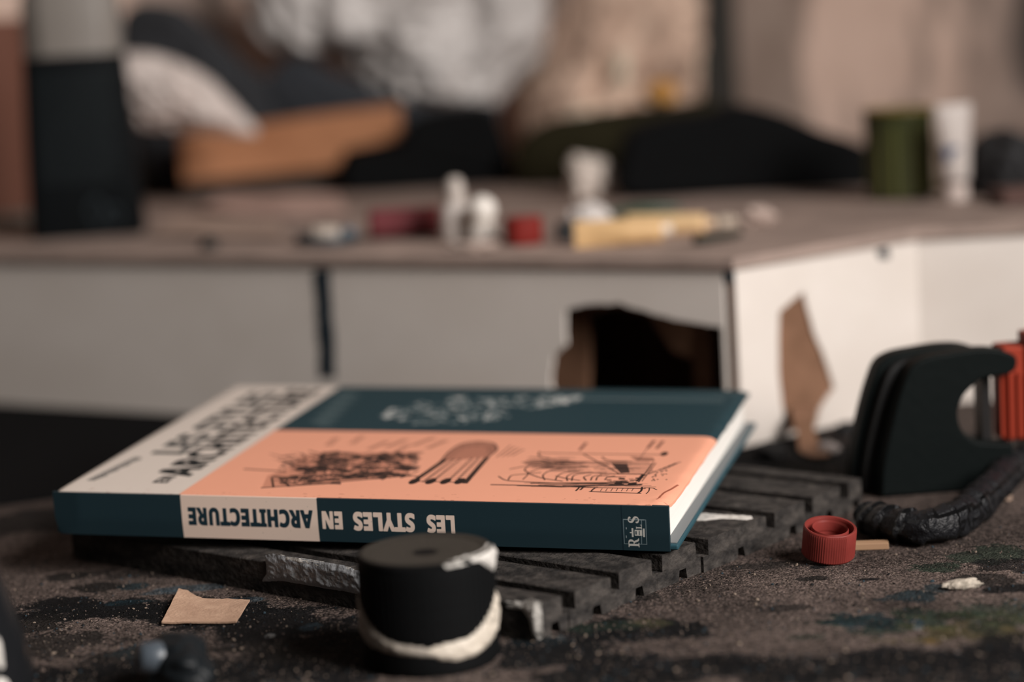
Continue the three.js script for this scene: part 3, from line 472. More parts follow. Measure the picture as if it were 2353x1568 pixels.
{
  const p = G(1903, 1287), k = depthOf(p) / F, r = 61 * k;
  const cap = solo('bottle_cap', screwCap(r, 0.0128, 68), redM, 'red ribbed screw cap lying open side up beside the rubber mat', 'cap', p.clone());
  cap.rotation.order = 'YXZ'; cap.rotation.set(0.2, 0.1, -0.06); cap.position.y = 0.0023;
  const a = G(1950, 1262), b = G(2036, 1268), c = a.clone().add(b).multiplyScalar(0.5);
  solo('wood_stick', box(0.03, 0.0028, 0.006, 0.0003).translate(-0.006, 0.0014, -0.003), std(0xffffff, 0.7, { map: mottle([168, 134, 104], [24, 22, 20], 5, 5) }), 'short flat wooden stick end behind the red cap', 'stick', c.setY(0), -0.1);
  const f = G(2212, 1352);
  solo('paint_flake', blob(0.0084, 0.0017, 0.0038, 0.36, 1.8, 4, -0.75, 6).translate(0, 0.0016, 0).rotateX(0.12), std(0xffffff, 0.9, { map: withRepeat(mottle([180, 170, 156], [52, 50, 48], 8, 31, 1.3), 60), bumpMap: withRepeat(grainTex, 50), bumpScale: 0.0004 }), 'pale crusty paint flake lying on the bench past the red cap', 'paint flake', f, 0.1);
  // torn square of brown card
  const cs = [[372, 1438], [412, 1369], [578, 1386], [543, 1437]].map(([x, y]) => G(x, y)), nx = 46, nz = 30, pos = [], idx = [];
  for (const top of [1, 0]) for (let j = 0; j <= nz; j++) for (let i = 0; i <= nx; i++) {
    const u = i / nx; let v = j / nz; const torn = v * (1 - 0.10 * step(0.1, 0.3, u) + 0.05 * (fbm2(u * 16, 3, 4) - 0.5) - 0.08 * Math.exp(-(((u - 0.42) / 0.16) ** 2)));
    const a = cs[0].clone().lerp(cs[3], u), b = cs[1].clone().lerp(cs[2], u), q = a.lerp(b, torn);
    pos.push(q.x, 0.0006 + 0.0016 * (1 - u) ** 2 * v + 0.0022 * Math.max(0, u - 0.6) * v + 0.0003 * noise2(u * 6, v * 6, 4) + (top ? 0.0007 : 0), q.z);
  }
  const M = (nx + 1) * (nz + 1); for (let j = 0; j < nz; j++) for (let i = 0; i < nx; i++) { const a = j * (nx + 1) + i, b = a + nx + 1; idx.push(a, a + 1, b, a + 1, b + 1, b, M + a, M + b, M + a + 1, M + a + 1, M + b, M + b + 1); }
  const edge = (a, b) => idx.push(a, M + a, b, b, M + a, M + b); for (let i = 0; i < nx; i++) { edge(i, i + 1); edge(nz * (nx + 1) + i + 1, nz * (nx + 1) + i); } for (let j = 0; j < nz; j++) { edge((j + 1) * (nx + 1), j * (nx + 1)); edge(j * (nx + 1) + nx, (j + 1) * (nx + 1) + nx); }
  const g = new THREE.BufferGeometry(); g.setAttribute('position', new THREE.Float32BufferAttribute(pos, 3)); g.setIndex(idx);
  solo('card_scrap', metreUV(toCreasedNormals(g, 0.6)), std(0xffffff, 0.9, { map: withRepeat(mottle([186, 152, 128], [22, 22, 20], 6, 44), 30), bumpMap: withRepeat(grainTex, 40), bumpScale: 0.0002 }), 'torn square scrap of tan card on the paint-stained bench', 'card');
}

// ---------------------------------------------------------------- blurred things close to the lens
{
  const p = G(-62, 1640), k = depthOf(p) / F;
  const b = thing('plastic_bottle', 'clear smoky plastic bottle shoulder at the edge of the bench', 'bottle', p);
  const clear = std(S(24, 25, 27), 0.2, { specularIntensity: 0.35 });
  const R = 148 * k;
  part('body', lathe([[0, 0], [R * 0.95, 0], [R, 0.003], [R * 0.98, 0.014], [R * 0.9, 0.026], [R * 0.72, 0.042], [R * 0.5, 0.058], [R * 0.34, 0.066], [R * 0.3, 0.076], [0, 0.076]], 64), clear, b);
  part('paint_residue', lathe([[0, 0.002], [R * 0.9, 0.002], [R * 0.92, 0.006], [R * 0.86, 0.009], [0, 0.008]], 48), std(S(150, 146, 142), 0.4), b, 'pale paint left in the bottom');
  for (const [a, y, l, w] of [[0.62, 0.03, 0.014, 0.0022], [0.8, 0.022, 0.01, 0.0016], [0.45, 0.044, 0.006, 0.0016], [0.7, 0.012, 0.006, 0.004]]) { const rad = R * (y < 0.02 ? 0.985 : y < 0.035 ? 0.9 : 0.74); part('painted_glint', blob(w, l, w * 0.6, 0.25, 1.2, 2, -2, 5).rotateY(a).translate(Math.sin(a) * rad, y, Math.cos(a) * rad), whitePaint, b, 'pale streak painted in as a highlight'); }  // pale streaks stand in for bright highlights on the bottle shoulder
  const q = G(415, 1585);
  const t = thing('paint_tube', 'crumpled glossy black paint tube near the torn card', 'paint tube', q, 0.5);
  part('tube_body', blob(0.0125, 0.0125, 0.02, 0.34, 1.3, 4, -0.6, 13).translate(0, 0.0075, 0), std(S(20, 24, 27), 0.45, { specularIntensity: 0.35 }), t);
  part('tube_cap', lathe([[0, 0], [0.0055, 0], [0.006, 0.001], [0.0052, 0.008], [0, 0.0085]], 28).rotateZ(1.35).translate(-0.007, 0.0135, 0.002), std(S(70, 78, 86), 0.35), t, 'dark screw cap');
}

// ---------------------------------------------------------------- taped cable and black hand tool at the right
{
  const pts = [[1972, 1182], [1990, 1186], [2050, 1204], [2130, 1212], [2200, 1190], [2262, 1140], [2322, 1080], [2380, 1015], [2450, 960]].map(([x, y]) => { const p = G(x, y, 0.0078); return p; });
  const tape = std(S(24, 25, 28), 0.46, { bumpMap: withRepeat(softTex, 90), bumpScale: 0.0009, specularIntensity: 0.6 });
  solo('taped_cable', sweep(pts, (t, a) => { const w = (t * 30 + a / (Math.PI * 2)) % 1, end = t < 0.04 ? Math.sqrt(clamp(1 - ((0.04 - t) / 0.04) ** 2, 0.15, 1)) : 1; return 0.0078 * end * (0.82 + 0.22 * w + 0.26 * (noise2(t * 46, Math.cos(a) * 2.4 + Math.sin(a) * 1.7 + 8, 5) - 0.5)); }, 340, 28), tape, 'black cable wrapped in shiny creased tape curling round the black tool', 'cable');

  const d0 = depthOf(G(2110, 1140)), o = G(2110, 1140), nrm = V3(0.12, 0, 1).normalize(), xdir = V3(1, 0, -0.12).normalize();
  const tool = thing('hand_tool', 'black plastic hand tool with round finger opening and ribbed orange insert', 'hand tool', V3(o.x, 0, o.z));
  const L2 = (px, py) => { const p = onPlane(px, py, o, nrm).sub(o); return [p.dot(xdir), p.y]; };
  const outline = smoothLine([[2026, 1143], [2030, 1080], [2050, 980], [2075, 890], [2095, 845], [2125, 826], [2180, 814], [2250, 804], [2300, 806], [2336, 822], [2334, 850], [2310, 864], [2272, 868]], 60, false).concat(smoothLine([[2250, 876], [2216, 910], [2202, 950], [2212, 990], [2240, 1014], [2280, 1020], [2328, 1020]], 30, false)).concat([[2332, 1060], [2318, 1090], [2270, 1125], [2215, 1138]]).map(([x, y]) => L2(x, y)).map(([x, y]) => [x, Math.max(0, y)]);
  const plastic = std(S(15, 20, 20), 0.5, { bumpMap: withRepeat(softTex, 40), bumpScale: 0.00015, specularIntensity: 0.16 });
  const M = new THREE.Matrix4().makeBasis(xdir, V3(0, 1, 0), nrm);
  for (const [z, w, sx] of [[-0.0125, 0.0125, 0], [-0.031, 0.0125, -0.009]]) part('side_plate', metreUV(extrude(outline, w - 0.0024, 0.0012, [], 1, 3).translate(sx, 0.0001, z + 0.0012).applyMatrix4(M)), plastic, tool);
  const core = extrude(outline.map(([x, y]) => [x * 0.93 - 0.006, y * 0.95 + 0.0006]), 0.0062, 0.0003); part('core', metreUV(core.translate(0, 0, -0.0188).applyMatrix4(M)), std(S(20, 21, 22), 0.7), tool);
  const q0 = L2(2284, 1006), q1 = L2(2400, 772), orange = std(S(150, 56, 38), 0.55, { specularIntensity: 0.3 });
  const ins = part('insert', box(q1[0] - q0[0], 0.0445, 0.016, 0.0015).translate((q0[0] + q1[0]) / 2 + 0.008, q0[1] + 0.0182, -0.016).applyMatrix4(M), orange, tool, 'ribbed orange plastic insert');
  const q2 = L2(2338, 772); part('tab', box(0.02, 0.05, 0.012, 0.001).translate(q2[0] + 0.0165, q0[1] + 0.0215, -0.012).applyMatrix4(M), orange, tool, 'tall orange end piece');
  for (const x of [2292, 2312, 2332, 2352]) { const a = L2(x, 1000); part('rib', box(0.0016, 0.031, 0.002, 0.0005).translate(a[0] + 0.005, a[1] + 0.0125, -0.0072).applyMatrix4(M), orange, ins); }
  part('bar', box(0.0042, 0.034, 0.012, 0.0005).translate(L2(2274, 950)[0] + 0.003, L2(2274, 950)[1] - 0.002, -0.018).applyMatrix4(M), std(S(38, 36, 36), 0.5, { metalness: 0.3 }), tool, 'dark upright bar');
  shade(tool);
  const s = G(2352, 1085);
  solo('metal_bracket', mergeGeometries([boxAt(0.028, 0.028, 0.004, 0.012, 0.014, 0, 0.0008), boxAt(0.028, 0.004, 0.022, 0.012, 0.002, -0.01, 0.0008)]), std(S(120, 116, 116), 0.45, { metalness: 0.5 }), 'small grey metal bracket behind the taped cable', 'bracket', G(2335, 1040), -0.2);
}

// ---------------------------------------------------------------- white carton with torn sides, board on top
const BOX_H = 0.1, cN = G(1700, 1030).setY(0);
const left = V3(-0.859, 0, -0.513).normalize(), right = V3(0.79, 0, -0.613).normalize();
const nLeft = V3(-left.z, 0, left.x).normalize(), nRight = V3(-right.z, 0, right.x).normalize();
if (nLeft.z < 0) nLeft.negate(); if (nRight.z < 0) nRight.negate();
const brownM = std(0xffffff, 0.92, { map: withRepeat(mottle([128, 94, 72], [26, 22, 20], 6, 51), 9) });
{
  const whiteM = std(0xffffff, 0.6, { map: withRepeat(mottle([226, 217, 209], [9, 10, 11], 5, 61), 4), specularIntensity: 0.35 });
  const runM = std(S(44, 53, 60), 0.5, { specularIntensity: 0.3 });
  const carton = thing('white_carton', 'long low white carton with torn corner panels behind the book', 'carton', cN.clone().setY(0.0001));
  const LL = 0.62, LR = 0.143, th = 0.0016, bt = 0.004;
  const frame = (dir, n) => { const m = new THREE.Matrix4().makeBasis(dir, V3(0, 1, 0), n); return { m, uv: (px, py, off = 0) => { const p = onPlane(px, py, cN.clone().addScaledVector(n, -off), n).sub(cN); return [p.dot(dir), p.y]; } }; };
  const fl = frame(left.clone().negate(), nLeft), fr = frame(right, nRight), Ht = BOX_H - 0.0066;
  const panel = (name, pts, holes, t, off, fm, m, lab) => part(name, metreUV(extrude(pts, t, 0.0002, holes, 1, 1).translate(0, 0, -off - t + 0.0002).applyMatrix4(fm)), m, carton, lab);
  // left face: white skin with a ragged hole, brown layer behind it with a smaller one
  const rag = (pts, amp, seed) => { const o = []; pts.forEach((p, i) => { const q = pts[(i + 1) % pts.length]; for (let k = 0; k < 6; k++) { const t = k / 6; o.push([p[0] + (q[0] - p[0]) * t + amp * (hash(i, k, seed) - 0.5), p[1] + (q[1] - p[1]) * t + amp * (hash(i, k, seed + 9) - 0.5)]); } }); return o; };
  const low = (l) => l.map(([x, y]) => [x < 0 ? Math.min(x, -0.0072) : x, Math.max(0.002, y)]), capY = (l) => l.map(([x, y]) => [x, Math.min(BOX_H - 0.0075, y)]);
  const holeL = low(rag([[1300, 712], [1350, 702], [1420, 698], [1480, 716], [1560, 738], [1640, 750], [1684, 757], [1690, 900], [1600, 960], [1290, 960], [1266, 880], [1272, 822], [1300, 792]].map(([x, y]) => fl.uv(x, y)), 0.0008, 4));
  const holeB = low(rag([[1352, 722], [1420, 706], [1490, 724], [1520, 770], [1545, 808], [1592, 826], [1600, 960], [1352, 960]].map(([x, y]) => fl.uv(x, y, 0.022)), 0.0008, 6)).map(([x, y]) => [Math.min(x, -0.027), y]);
  const rim = (l, g0) => [[-LL, 0], [-g0, 0], [-g0, Ht], [-LL, Ht]];
  panel('front_panel', rim(LL, 0.005), [holeL], th, 0, fl.m, whiteM);
  panel('inner_layer', [[-LL, 0.001], [-0.024, 0.001], [-0.024, Ht - 0.001], [-LL, Ht - 0.001]], [holeB], bt, 0.022, fl.m, brownM, 'raw brown cardboard behind the torn skin');
  // right face
  const holeR = low(rag([[1790, 716], [1845, 672], [1868, 760], [1896, 830], [1916, 893], [1882, 944], [1872, 1000], [1830, 1020], [1800, 960], [1788, 850]].map(([x, y]) => fr.uv(x, y)), 0.0006, 8));
  panel('side_panel', [[0.0015, 0.0], [LR, 0.0], [LR, Ht], [0.0015, Ht]], [holeR], th, 0, fr.m, whiteM, 'brightly lit white side with a torn patch');
  panel('inner_layer', [[0.001, 0.0], [LR, 0.0], [LR, Ht - 0.001], [0.001, Ht - 0.001]], [], bt, th, fr.m, brownM, 'brown cardboard showing through the tear');
  // the end wall turns towards the lens again
  const e0 = cN.clone().addScaledVector(right, LR), e1 = V3(e0.x + 0.34, 0, e0.z + 0.02), ed = e1.clone().sub(e0), el = ed.length(); ed.normalize();
  const en = V3(-ed.z, 0, ed.x); if (en.z < 0) en.negate();
  part('end_panel', box(el, Ht, 0.004, 0.0006).translate(el / 2, Ht / 2, -0.002).applyMatrix4(new THREE.Matrix4().makeBasis(ed, V3(0, 1, 0), en)).translate(e0.x - cN.x, 0, e0.z - cN.z), whiteM, carton, 'plain white end panel');
  part('back_panel', box(LL, Ht, 0.004, 0.0005).translate(-LL / 2, Ht / 2, 0).applyMatrix4(new THREE.Matrix4().makeBasis(left.clone().negate(), V3(0, 1, 0), nLeft)).translate(-nLeft.x * 0.12, 0, -nLeft.z * 0.12), brownM, carton, 'brown inside wall');
  // dried paint that ran over the edge, plus a painted gap at the corner
  const run = (px, y0, y1, w, f, seed) => { const pts = []; for (let i = 0; i <= 8; i++) { const t = i / 8; pts.push([px + (i === 0 ? -0.5 : 0) + (y0 + (y1 - y0) * t - y0) * 0.05 - w * (0.9 + 0.25 * hash(i, seed, 1)), y0 + (y1 - y0) * t]); } for (let i = 8; i >= 0; i--) { const t = i / 8; pts.push([px + (y1 - y0) * t * 0.05 + w * (0.9 + 0.25 * hash(i, seed, 2)), y0 + (y1 - y0) * t]); } const g = paintPatch(capY(pts.map(([x, y]) => f.uv(x, y))), 0.0012, 0.0011, seed); return part('dark_run', g.applyMatrix4(f.m), runM, carton, 'dark dried paint run, at the corner standing in for a shaded gap'); };
  run(1672, 596, 650, 12, fl, 9); run(740, 585, 874, 21, fl, 3); run(482, 582, 606, 20, fl, 5); run(2026, 536, 600, 16, fr, 7);  // first one is dark colour in place of the shaded corner gap
  shade(carton);

  // board on top
  const o = (v, d1, d2) => cN.clone().addScaledVector(left, d1).addScaledVector(v, d2);
  const a = cN.clone().addScaledVector(nLeft, 0.002).addScaledVector(nRight, 0.002), b = a.clone().addScaledVector(left, LL), c2 = a.clone().addScaledVector(right, LR), d3 = e1.clone().addScaledVector(en, 0.002);
  const outline = [a, c2, d3, V3(e1.x, 0, -1.92), V3(b.x - 0.06, 0, -1.92), b].map((p) => [p.x, -p.z]);
  const boardMap = mottle([156, 138, 129], [34, 30, 28], 6, 71, 1.1);
  const board = extrude(outline, 0.0048, 0.0006).rotateX(-Math.PI / 2).translate(0, BOX_H - 0.0054, 0);
  solo('top_board', metreUV(board), std(0xffffff, 0.7, { map: withRepeat(boardMap, 5), specularIntensity: 0.4 }), 'grey beige board lying on the white carton, covered with painting clutter', 'board');
  // supports out of sight under the board
  for (const [x, z, lab] of [[-0.32, -1.8, 'square wooden prop under the board below the terracotta pot'], [0.42, -1.62, 'square wooden prop under the board below the dark grey rag'], [0.1, -1.8, 'square wooden prop under the board below the plastic bag']]) solo('wood_prop', box(0.04, BOX_H - 0.006, 0.04, 0.001).translate(0, (BOX_H - 0.006) / 2, 0), std(S(96, 78, 62), 0.85), lab, 'prop', V3(x, 0, z), 0, 'props under the board');
}
// black sheet on the bench in front of the carton, torn paper strip and rubble
{
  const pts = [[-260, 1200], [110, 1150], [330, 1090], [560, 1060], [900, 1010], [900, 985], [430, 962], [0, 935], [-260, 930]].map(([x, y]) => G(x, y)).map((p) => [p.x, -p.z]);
  solo('black_sheet', metreUV(extrude(pts, 0.0016, 0.0004).rotateX(-Math.PI / 2).translate(0, 0.0002, 0)), std(S(19, 19, 20), 0.95, { specularIntensity: 0.08, bumpMap: withRepeat(grainTex, 12), bumpScale: 0.0003 }), 'flat black sheet on the bench between book and white carton', 'sheet');
  const A = G(1848, 1030), top = onPlane(1842, 930, cN, nRight);
  const strip = [V3(top.x, top.y, top.z + 0.003), V3((top.x + A.x) / 2, 0.012, (top.z + A.z) / 2 + 0.005), V3(A.x + 0.002, 0.002, A.z + 0.006), V3(A.x + 0.004, 0.0016, A.z + 0.03)];
  const cur = new THREE.CatmullRomCurve3(strip), g = new THREE.BoxGeometry(0.011, 0.0006, 1, 6, 1, 24), p = g.attributes.position;
  for (let i = 0; i < p.count; i++) { const t = p.getZ(i) + 0.5, q = cur.getPointAt(clamp(t)), tn = cur.getTangentAt(clamp(t)), nn = V3(1, 0, 0).cross(tn).normalize(), wv = (0.7 + 0.5 * noise2(t * 7, 2, 3)); p.setXYZ(i, q.x + p.getX(i) * wv, q.y + nn.y * p.getY(i), q.z + nn.z * p.getY(i)); }
  g.computeVertexNormals();
  solo('paper_strip', metreUV(g), brownM, 'peeled brown paper strip hanging from the tear in the carton', 'paper strip');
  const bits = [[1905, 1040, 0.0062, [150, 140, 136], 'pale grey stone chip behind the rubber mat'], [1770, 1050, 0.009, [38, 36, 36], 'dark lump of grit beside the carton corner'], [1945, 1000, 0.008, [30, 30, 31], 'black crumb lying against the hand tool'], [2300, 1150, 0.005, [150, 128, 112], 'small tan chip on the bench under the taped cable']];
  bits.forEach(([x, y, s, col, lab], i) => solo('stone_chip', blob(s, s * 0.55, s * 0.8, 0.5, 2.4, 2, -0.6, 20 + i).translate(0, s * 0.33, 0), std(S(...col), 0.85), lab, 'chip', G(x, y)));
}

// ---------------------------------------------------------------- clutter on the board
const TOP = BOX_H + 0.0002, K = (p) => depthOf(p) / F;
const onTop = (px, py) => G(px, py, TOP);
{
  // black bottle with a pale upper part
  const p = onTop(207, 540), k = K(p);
  const bt = thing('squeeze_bottle', 'tall black bottle with faint printed label and pale grey shoulder on the board', 'bottle', p, 0.12);
  const cv = document.createElement('canvas'); cv.width = 512; cv.height = 512; const c = cv.getContext('2d'); c.fillStyle = 'rgb(17,20,22)'; c.fillRect(0, 0, 512, 512);
  for (let i = 0; i < 22; i++) for (let x = 96; x < 400;) { const w = rr(8, 34); if (x + w > 410) break; c.fillStyle = 'rgba(44,50,52,0.8)'; c.fillRect(x, 60 + i * 14, w, 5); x += w + 7; }
  c.strokeStyle = 'rgb(52,60,64)'; c.lineWidth = 7; c.beginPath(); c.arc(300, 440, 34, 0, 7); c.stroke(); c.beginPath(); c.arc(370, 452, 22, 0, 7); c.stroke();
  const lt = new THREE.CanvasTexture(cv); lt.colorSpace = THREE.SRGBColorSpace;
  const rrect = (w, d, r, n = 8) => { const o = []; for (const [sx, sy, a0] of [[1, 1, 0], [-1, 1, 1], [-1, -1, 2], [1, -1, 3]]) for (let i = 0; i <= n; i++) { const a = (a0 + i / n) * Math.PI / 2; o.push([sx * (w / 2 - r) + Math.cos(a) * r, sy * (d / 2 - r) + Math.sin(a) * r]); } return o; };
  const loft = (secs) => { const pos = [], idx = [], uv = []; let n; secs.forEach(([y, w, d, r]) => { const s = rrect(w, d, r); n = s.length; s.forEach(([x, z]) => { pos.push(x, y, z); uv.push(x / 0.085 + 0.5, y / 0.125); }); }); for (let i = 0; i < secs.length - 1; i++) for (let j = 0; j < n; j++) { const a = i * n + j, b = i * n + (j + 1) % n; idx.push(a, a + n, b, b, a + n, b + n); } for (const e of [0, secs.length - 1]) { const q = pos.length / 3; pos.push(0, secs[e][0], 0); uv.push(0, 0); for (let j = 0; j < n; j++) { const a = e * n + j, b = e * n + (j + 1) % n; e ? idx.push(q, b, a) : idx.push(q, a, b); } } const g = new THREE.BufferGeometry(); g.setAttribute('position', new THREE.Float32BufferAttribute(pos, 3)); g.setAttribute('uv', new THREE.Float32BufferAttribute(uv, 2)); g.setIndex(idx); return toCreasedNormals(g, 0.6); };
  const w0 = 256 * k, w1 = 224 * k, h1 = 410 * k, h2 = 475 * k;
  part('body', loft([[0, w0 * 0.97, 0.042, 0.008], [0.003, w0, 0.045, 0.009], [h1 * 0.5, w0 * 0.955, 0.044, 0.009], [h1, w1, 0.042, 0.009]]), std(0xffffff, 0.6, { map: lt, specularIntensity: 0.12 }), bt);
  part('shoulder', loft([[h1 + 0.0002, w1, 0.042, 0.0195], [h2, w1 * 1.0, 0.041, 0.0195], [h2 + 0.02, w1 * 0.97, 0.038, 0.018], [h2 + 0.035, w1 * 0.6, 0.03, 0.014]]), std(S(124, 118, 112), 0.5), bt, 'pale grey upper part');
  part('neck', lathe([[0, h2 + 0.034], [0.013, h2 + 0.034], [0.013, h2 + 0.048], [0, h2 + 0.05]], 32), std(S(30, 31, 32), 0.5), bt, 'black screw neck');
  shade(bt);
}
{
  const T = (name, geo, mat, lab, cat, px, py, turn = 0, grp) => solo(name, geo, mat, lab, cat, onTop(px, py), turn, grp);
  const kk = (px, py) => K(onTop(px, py));
  // dark red tube
  { const p = onTop(932, 545), k = K(p), g = thing('crayon_stick', 'thick dark red pastel stick lying beside the white bottle', 'pastel', p, 0.06), r = 34 * k, l = 166 * k, m = std(S(86, 34, 35), 0.55, { specularIntensity: 0.3 });
    part('stick', lathe([[0, -l / 2], [r * 0.94, -l / 2], [r, -l / 2 + 0.001], [r, l / 2 - 0.001], [r * 0.94, l / 2], [0, l / 2]], 40).rotateZ(Math.PI / 2).translate(0, r, 0), m, g);
    part('wrapper', lathe([[r * 1.02, -l * 0.2], [r * 1.03, -l * 0.2], [r * 1.03, l * 0.44], [r * 1.02, l * 0.44]], 40).rotateZ(Math.PI / 2).translate(0, r, 0), std(S(110, 56, 60), 0.5, { specularIntensity: 0.3 }), g, 'paler red paper sleeve'); }
  // white dropper bottle and white knob
  { const p = onTop(1052, 552), k = K(p), g = thing('dropper_bottle', 'small white dropper bottle standing between red pastel and red cap', 'bottle', p), r = 38 * k, m = std(S(222, 214, 208), 0.45);
    part('body', lathe([[0, 0], [r * 0.95, 0], [r, 0.001], [r, 62 * k], [r * 0.8, 78 * k], [r * 0.5, 90 * k], [0, 92 * k]], 40), m, g);
    part('nozzle', lathe([[r * 0.62, 86 * k], [r * 0.6, 112 * k], [r * 0.42, 142 * k], [0, 146 * k]], 32), std(S(190, 180, 172), 0.5), g, 'tapered white nozzle'); }
  { const p = onTop(1112, 556), k = K(p), g = thing('white_ornament', 'white round-topped ornament catching the light beside the red cap', 'ornament', p), r = 33 * k, m = std(S(240, 234, 226), 0.35);
    part('ball', new THREE.SphereGeometry(r, 36, 24).translate(0, 74 * k, 0), m, g); part('base', lathe([[0, 0], [r * 1.15, 0], [r * 1.2, 0.001], [r * 1.05, 30 * k], [r * 0.7, 46 * k], [0, 50 * k]], 36), std(S(214, 206, 198), 0.5), g, 'white flared foot'); }
  { const p = onTop(1204, 560), k = K(p); solo('bottle_cap', screwCap(45 * k, 62 * k, 40).rotateX(Math.PI).translate(0, 62 * k, 0), std(S(126, 40, 35), 0.5, { specularIntensity: 0.3 }), 'red screw cap standing top up on the board among paint tubes', 'cap', p); }
  { const p = onTop(1300, 552), k = K(p); solo('bottle_cap', screwCap(21 * k, 42 * k, 24).rotateX(Math.PI).translate(0, 42 * k, 0), std(S(40, 44, 46), 0.5), 'tiny dark grey screw cap beside the ochre paint tubes', 'cap', p); }
  // paint tubes
  const tube = (px, py, len, rad, turn, col, capCol, lab) => { const p = onTop(px, py), k = K(p), l = len * k, r = rad * k, g = thing('paint_tube', lab, 'paint tube', p, turn);
    part('tube_body', displaced(new THREE.CylinderGeometry(r, r, l, 28, 14), (v) => { const t = (v.y + l / 2) / l; v.z *= 0.15 + 0.85 * step(0, 0.7, t); v.x *= 1.25 - 0.25 * t; v.z += r * 0.12 * (noise2(v.x * 300, v.y * 220, 2) - 0.5); }).rotateX(Math.PI / 2).rotateZ(Math.PI / 2).rotateY(Math.PI / 2).translate(0, r, 0), std(col, 0.5), g);
    part('tube_cap', lathe([[0, 0], [r * 0.5, 0], [r * 0.55, l * 0.02], [r * 0.5, l * 0.13], [0, l * 0.14]], 24).rotateZ(-Math.PI / 2).translate(l * 0.5, r, 0), std(capCol, 0.5), g); return g; };
  tube(1420, 562, 200, 27, 0.1, S(214, 176, 126), S(224, 208, 190), 'cream ochre paint tube with flattened end nearest the board edge');
  tube(1530, 540, 180, 23, -0.12, S(222, 188, 142), S(208, 180, 150), 'cream paint tube lying behind the ochre tube');
  T('brush_handle', sweep([V3(-0.022, 0.006, 0), V3(0, 0.007, 0.001), V3(0.022, 0.006, 0)], (t) => 0.0022 + 0.0012 * Math.sin(t * 3.1), 30, 12), std(S(48, 74, 58), 0.4), 'short dark green brush handle resting behind the cream tubes', 'brush', 1480, 508, 0.05);
  T('brush_handle', sweep([V3(-0.016, 0.0028, 0.002), V3(0, 0.0028, 0), V3(0.018, 0.0028, -0.004)], (t) => 0.0026 - 0.0008 * t, 30, 12), std(S(46, 50, 42), 0.45), 'dark olive brush handle lying near the corner of the board', 'brush', 1650, 556, 0.5);
  const crumple = (px, py, w, h, col, lab, seed, tr = 0.4) => { const p = onTop(px, py), k = K(p); return solo('crumpled_tissue', blob(w * k / 2, h * k / 2, w * k * 0.38, 0.55, 2.0, 4, -0.7, seed).translate(0, h * k * 0.36, 0), std(col, 0.8), lab, 'tissue', p); };
  crumple(1352, 520, 96, 60, S(218, 212, 208), 'small white tissue crumple behind the dark cap', 31);
  crumple(1362, 456, 112, 118, S(224, 212, 202), 'white crumpled tissue leaning on the black pouch', 33);
  crumple(1746, 514, 80, 44, S(196, 176, 166), 'pale pink tissue scrap at the sloping edge of the board', 35);
  crumple(1660, 522, 80, 30, S(190, 176, 160), 'flat beige scrap between brush and pink tissue', 37);
  crumple(1090, 572, 130, 22, S(196, 178, 168), 'flattened pinkish paper scrap under the white ornament', 39);
  // paint lid with dried paint above the long run
  { const p = onTop(752, 560), k = K(p), g = thing('paint_dish', 'dark round dish full of pale dried paint at the board edge', 'dish', p), r = 72 * k;
    part('dish', lathe([[0, 0], [r * 0.96, 0], [r, 0.001], [r, 0.0058], [r * 0.92, 0.0062], [r * 0.88, 0.0025], [0, 0.0022]], 48), std(S(46, 54, 60), 0.45), g);
    part('dried_paint', blob(r * 0.62, 0.006, r * 0.6, 0.35, 2, 3, -0.5, 41).translate(-r * 0.05, 0.005, 0), std(S(196, 184, 172), 0.5), g, 'lump of pale paint'); 
    part('dried_paint', blob(r * 0.3, 0.005, r * 0.4, 0.35, 2, 2, -0.5, 43).translate(r * 0.68, 0.005, 0.003), std(S(108, 122, 132), 0.45), g, 'blue grey paint lump'); }
  { const p = onTop(482, 572); solo('paint_drop', blob(0.0055, 0.0045, 0.005, 0.25, 2, 3, -0.6, 47).translate(0, 0.0026, 0), std(S(38, 38, 36), 0.45), 'dark dried paint drop on the front edge of the board', 'paint drop', p); }
  // pale papers
  const sheet = (pts, lift, col, lab, seed) => { const o = pts.map(([x, y]) => onTop(x, y)), n = 26, pos = [], idx = []; for (const t of [1, 0]) for (let j = 0; j <= n; j++) for (let i = 0; i <= n; i++) { const u = i / n, v = j / n, q = o[0].clone().lerp(o[1], u).lerp(o[3].clone().lerp(o[2], u), v); pos.push(q.x, TOP + 0.0004 + lift * noise2(u * 3 + seed, v * 3, seed) + t * 0.0005, q.z); }
    const M = (n + 1) ** 2; for (let j = 0; j < n; j++) for (let i = 0; i < n; i++) { const a = j * (n + 1) + i, b = a + n + 1; idx.push(a, a + 1, b, a + 1, b + 1, b, M + a, M + b, M + a + 1, M + a + 1, M + b, M + b + 1); } const e = (a, b) => idx.push(a, M + a, b, b, M + a, M + b); for (let i = 0; i < n; i++) { e(i, i + 1); e(n * (n + 1) + i + 1, n * (n + 1) + i); e((i + 1) * (n + 1), i * (n + 1)); e(i * (n + 1) + n, (i + 1) * (n + 1) + n); }
    const g = new THREE.BufferGeometry(); g.setAttribute('position', new THREE.Float32BufferAttribute(pos, 3)); g.setIndex(idx); solo('paper_sheet', metreUV(toCreasedNormals(g, 0.6)), std(col, 0.85), lab, 'paper'); };
  sheet([[470, 498], [800, 502], [770, 462], [500, 458]], 0.006, S(204, 172, 160), 'wavy pinkish paper lying before the wooden plank', 3);
  sheet([[345, 548], [660, 552], [640, 512], [400, 505]], 0.003, S(176, 152, 138), 'tan paper sheet beside the black bottle', 5);
  sheet([[-60, 520], [66, 520], [70, 468], [-40, 466]], 0.003, S(120, 120, 112), 'grey paper behind the black bottle', 7);
}
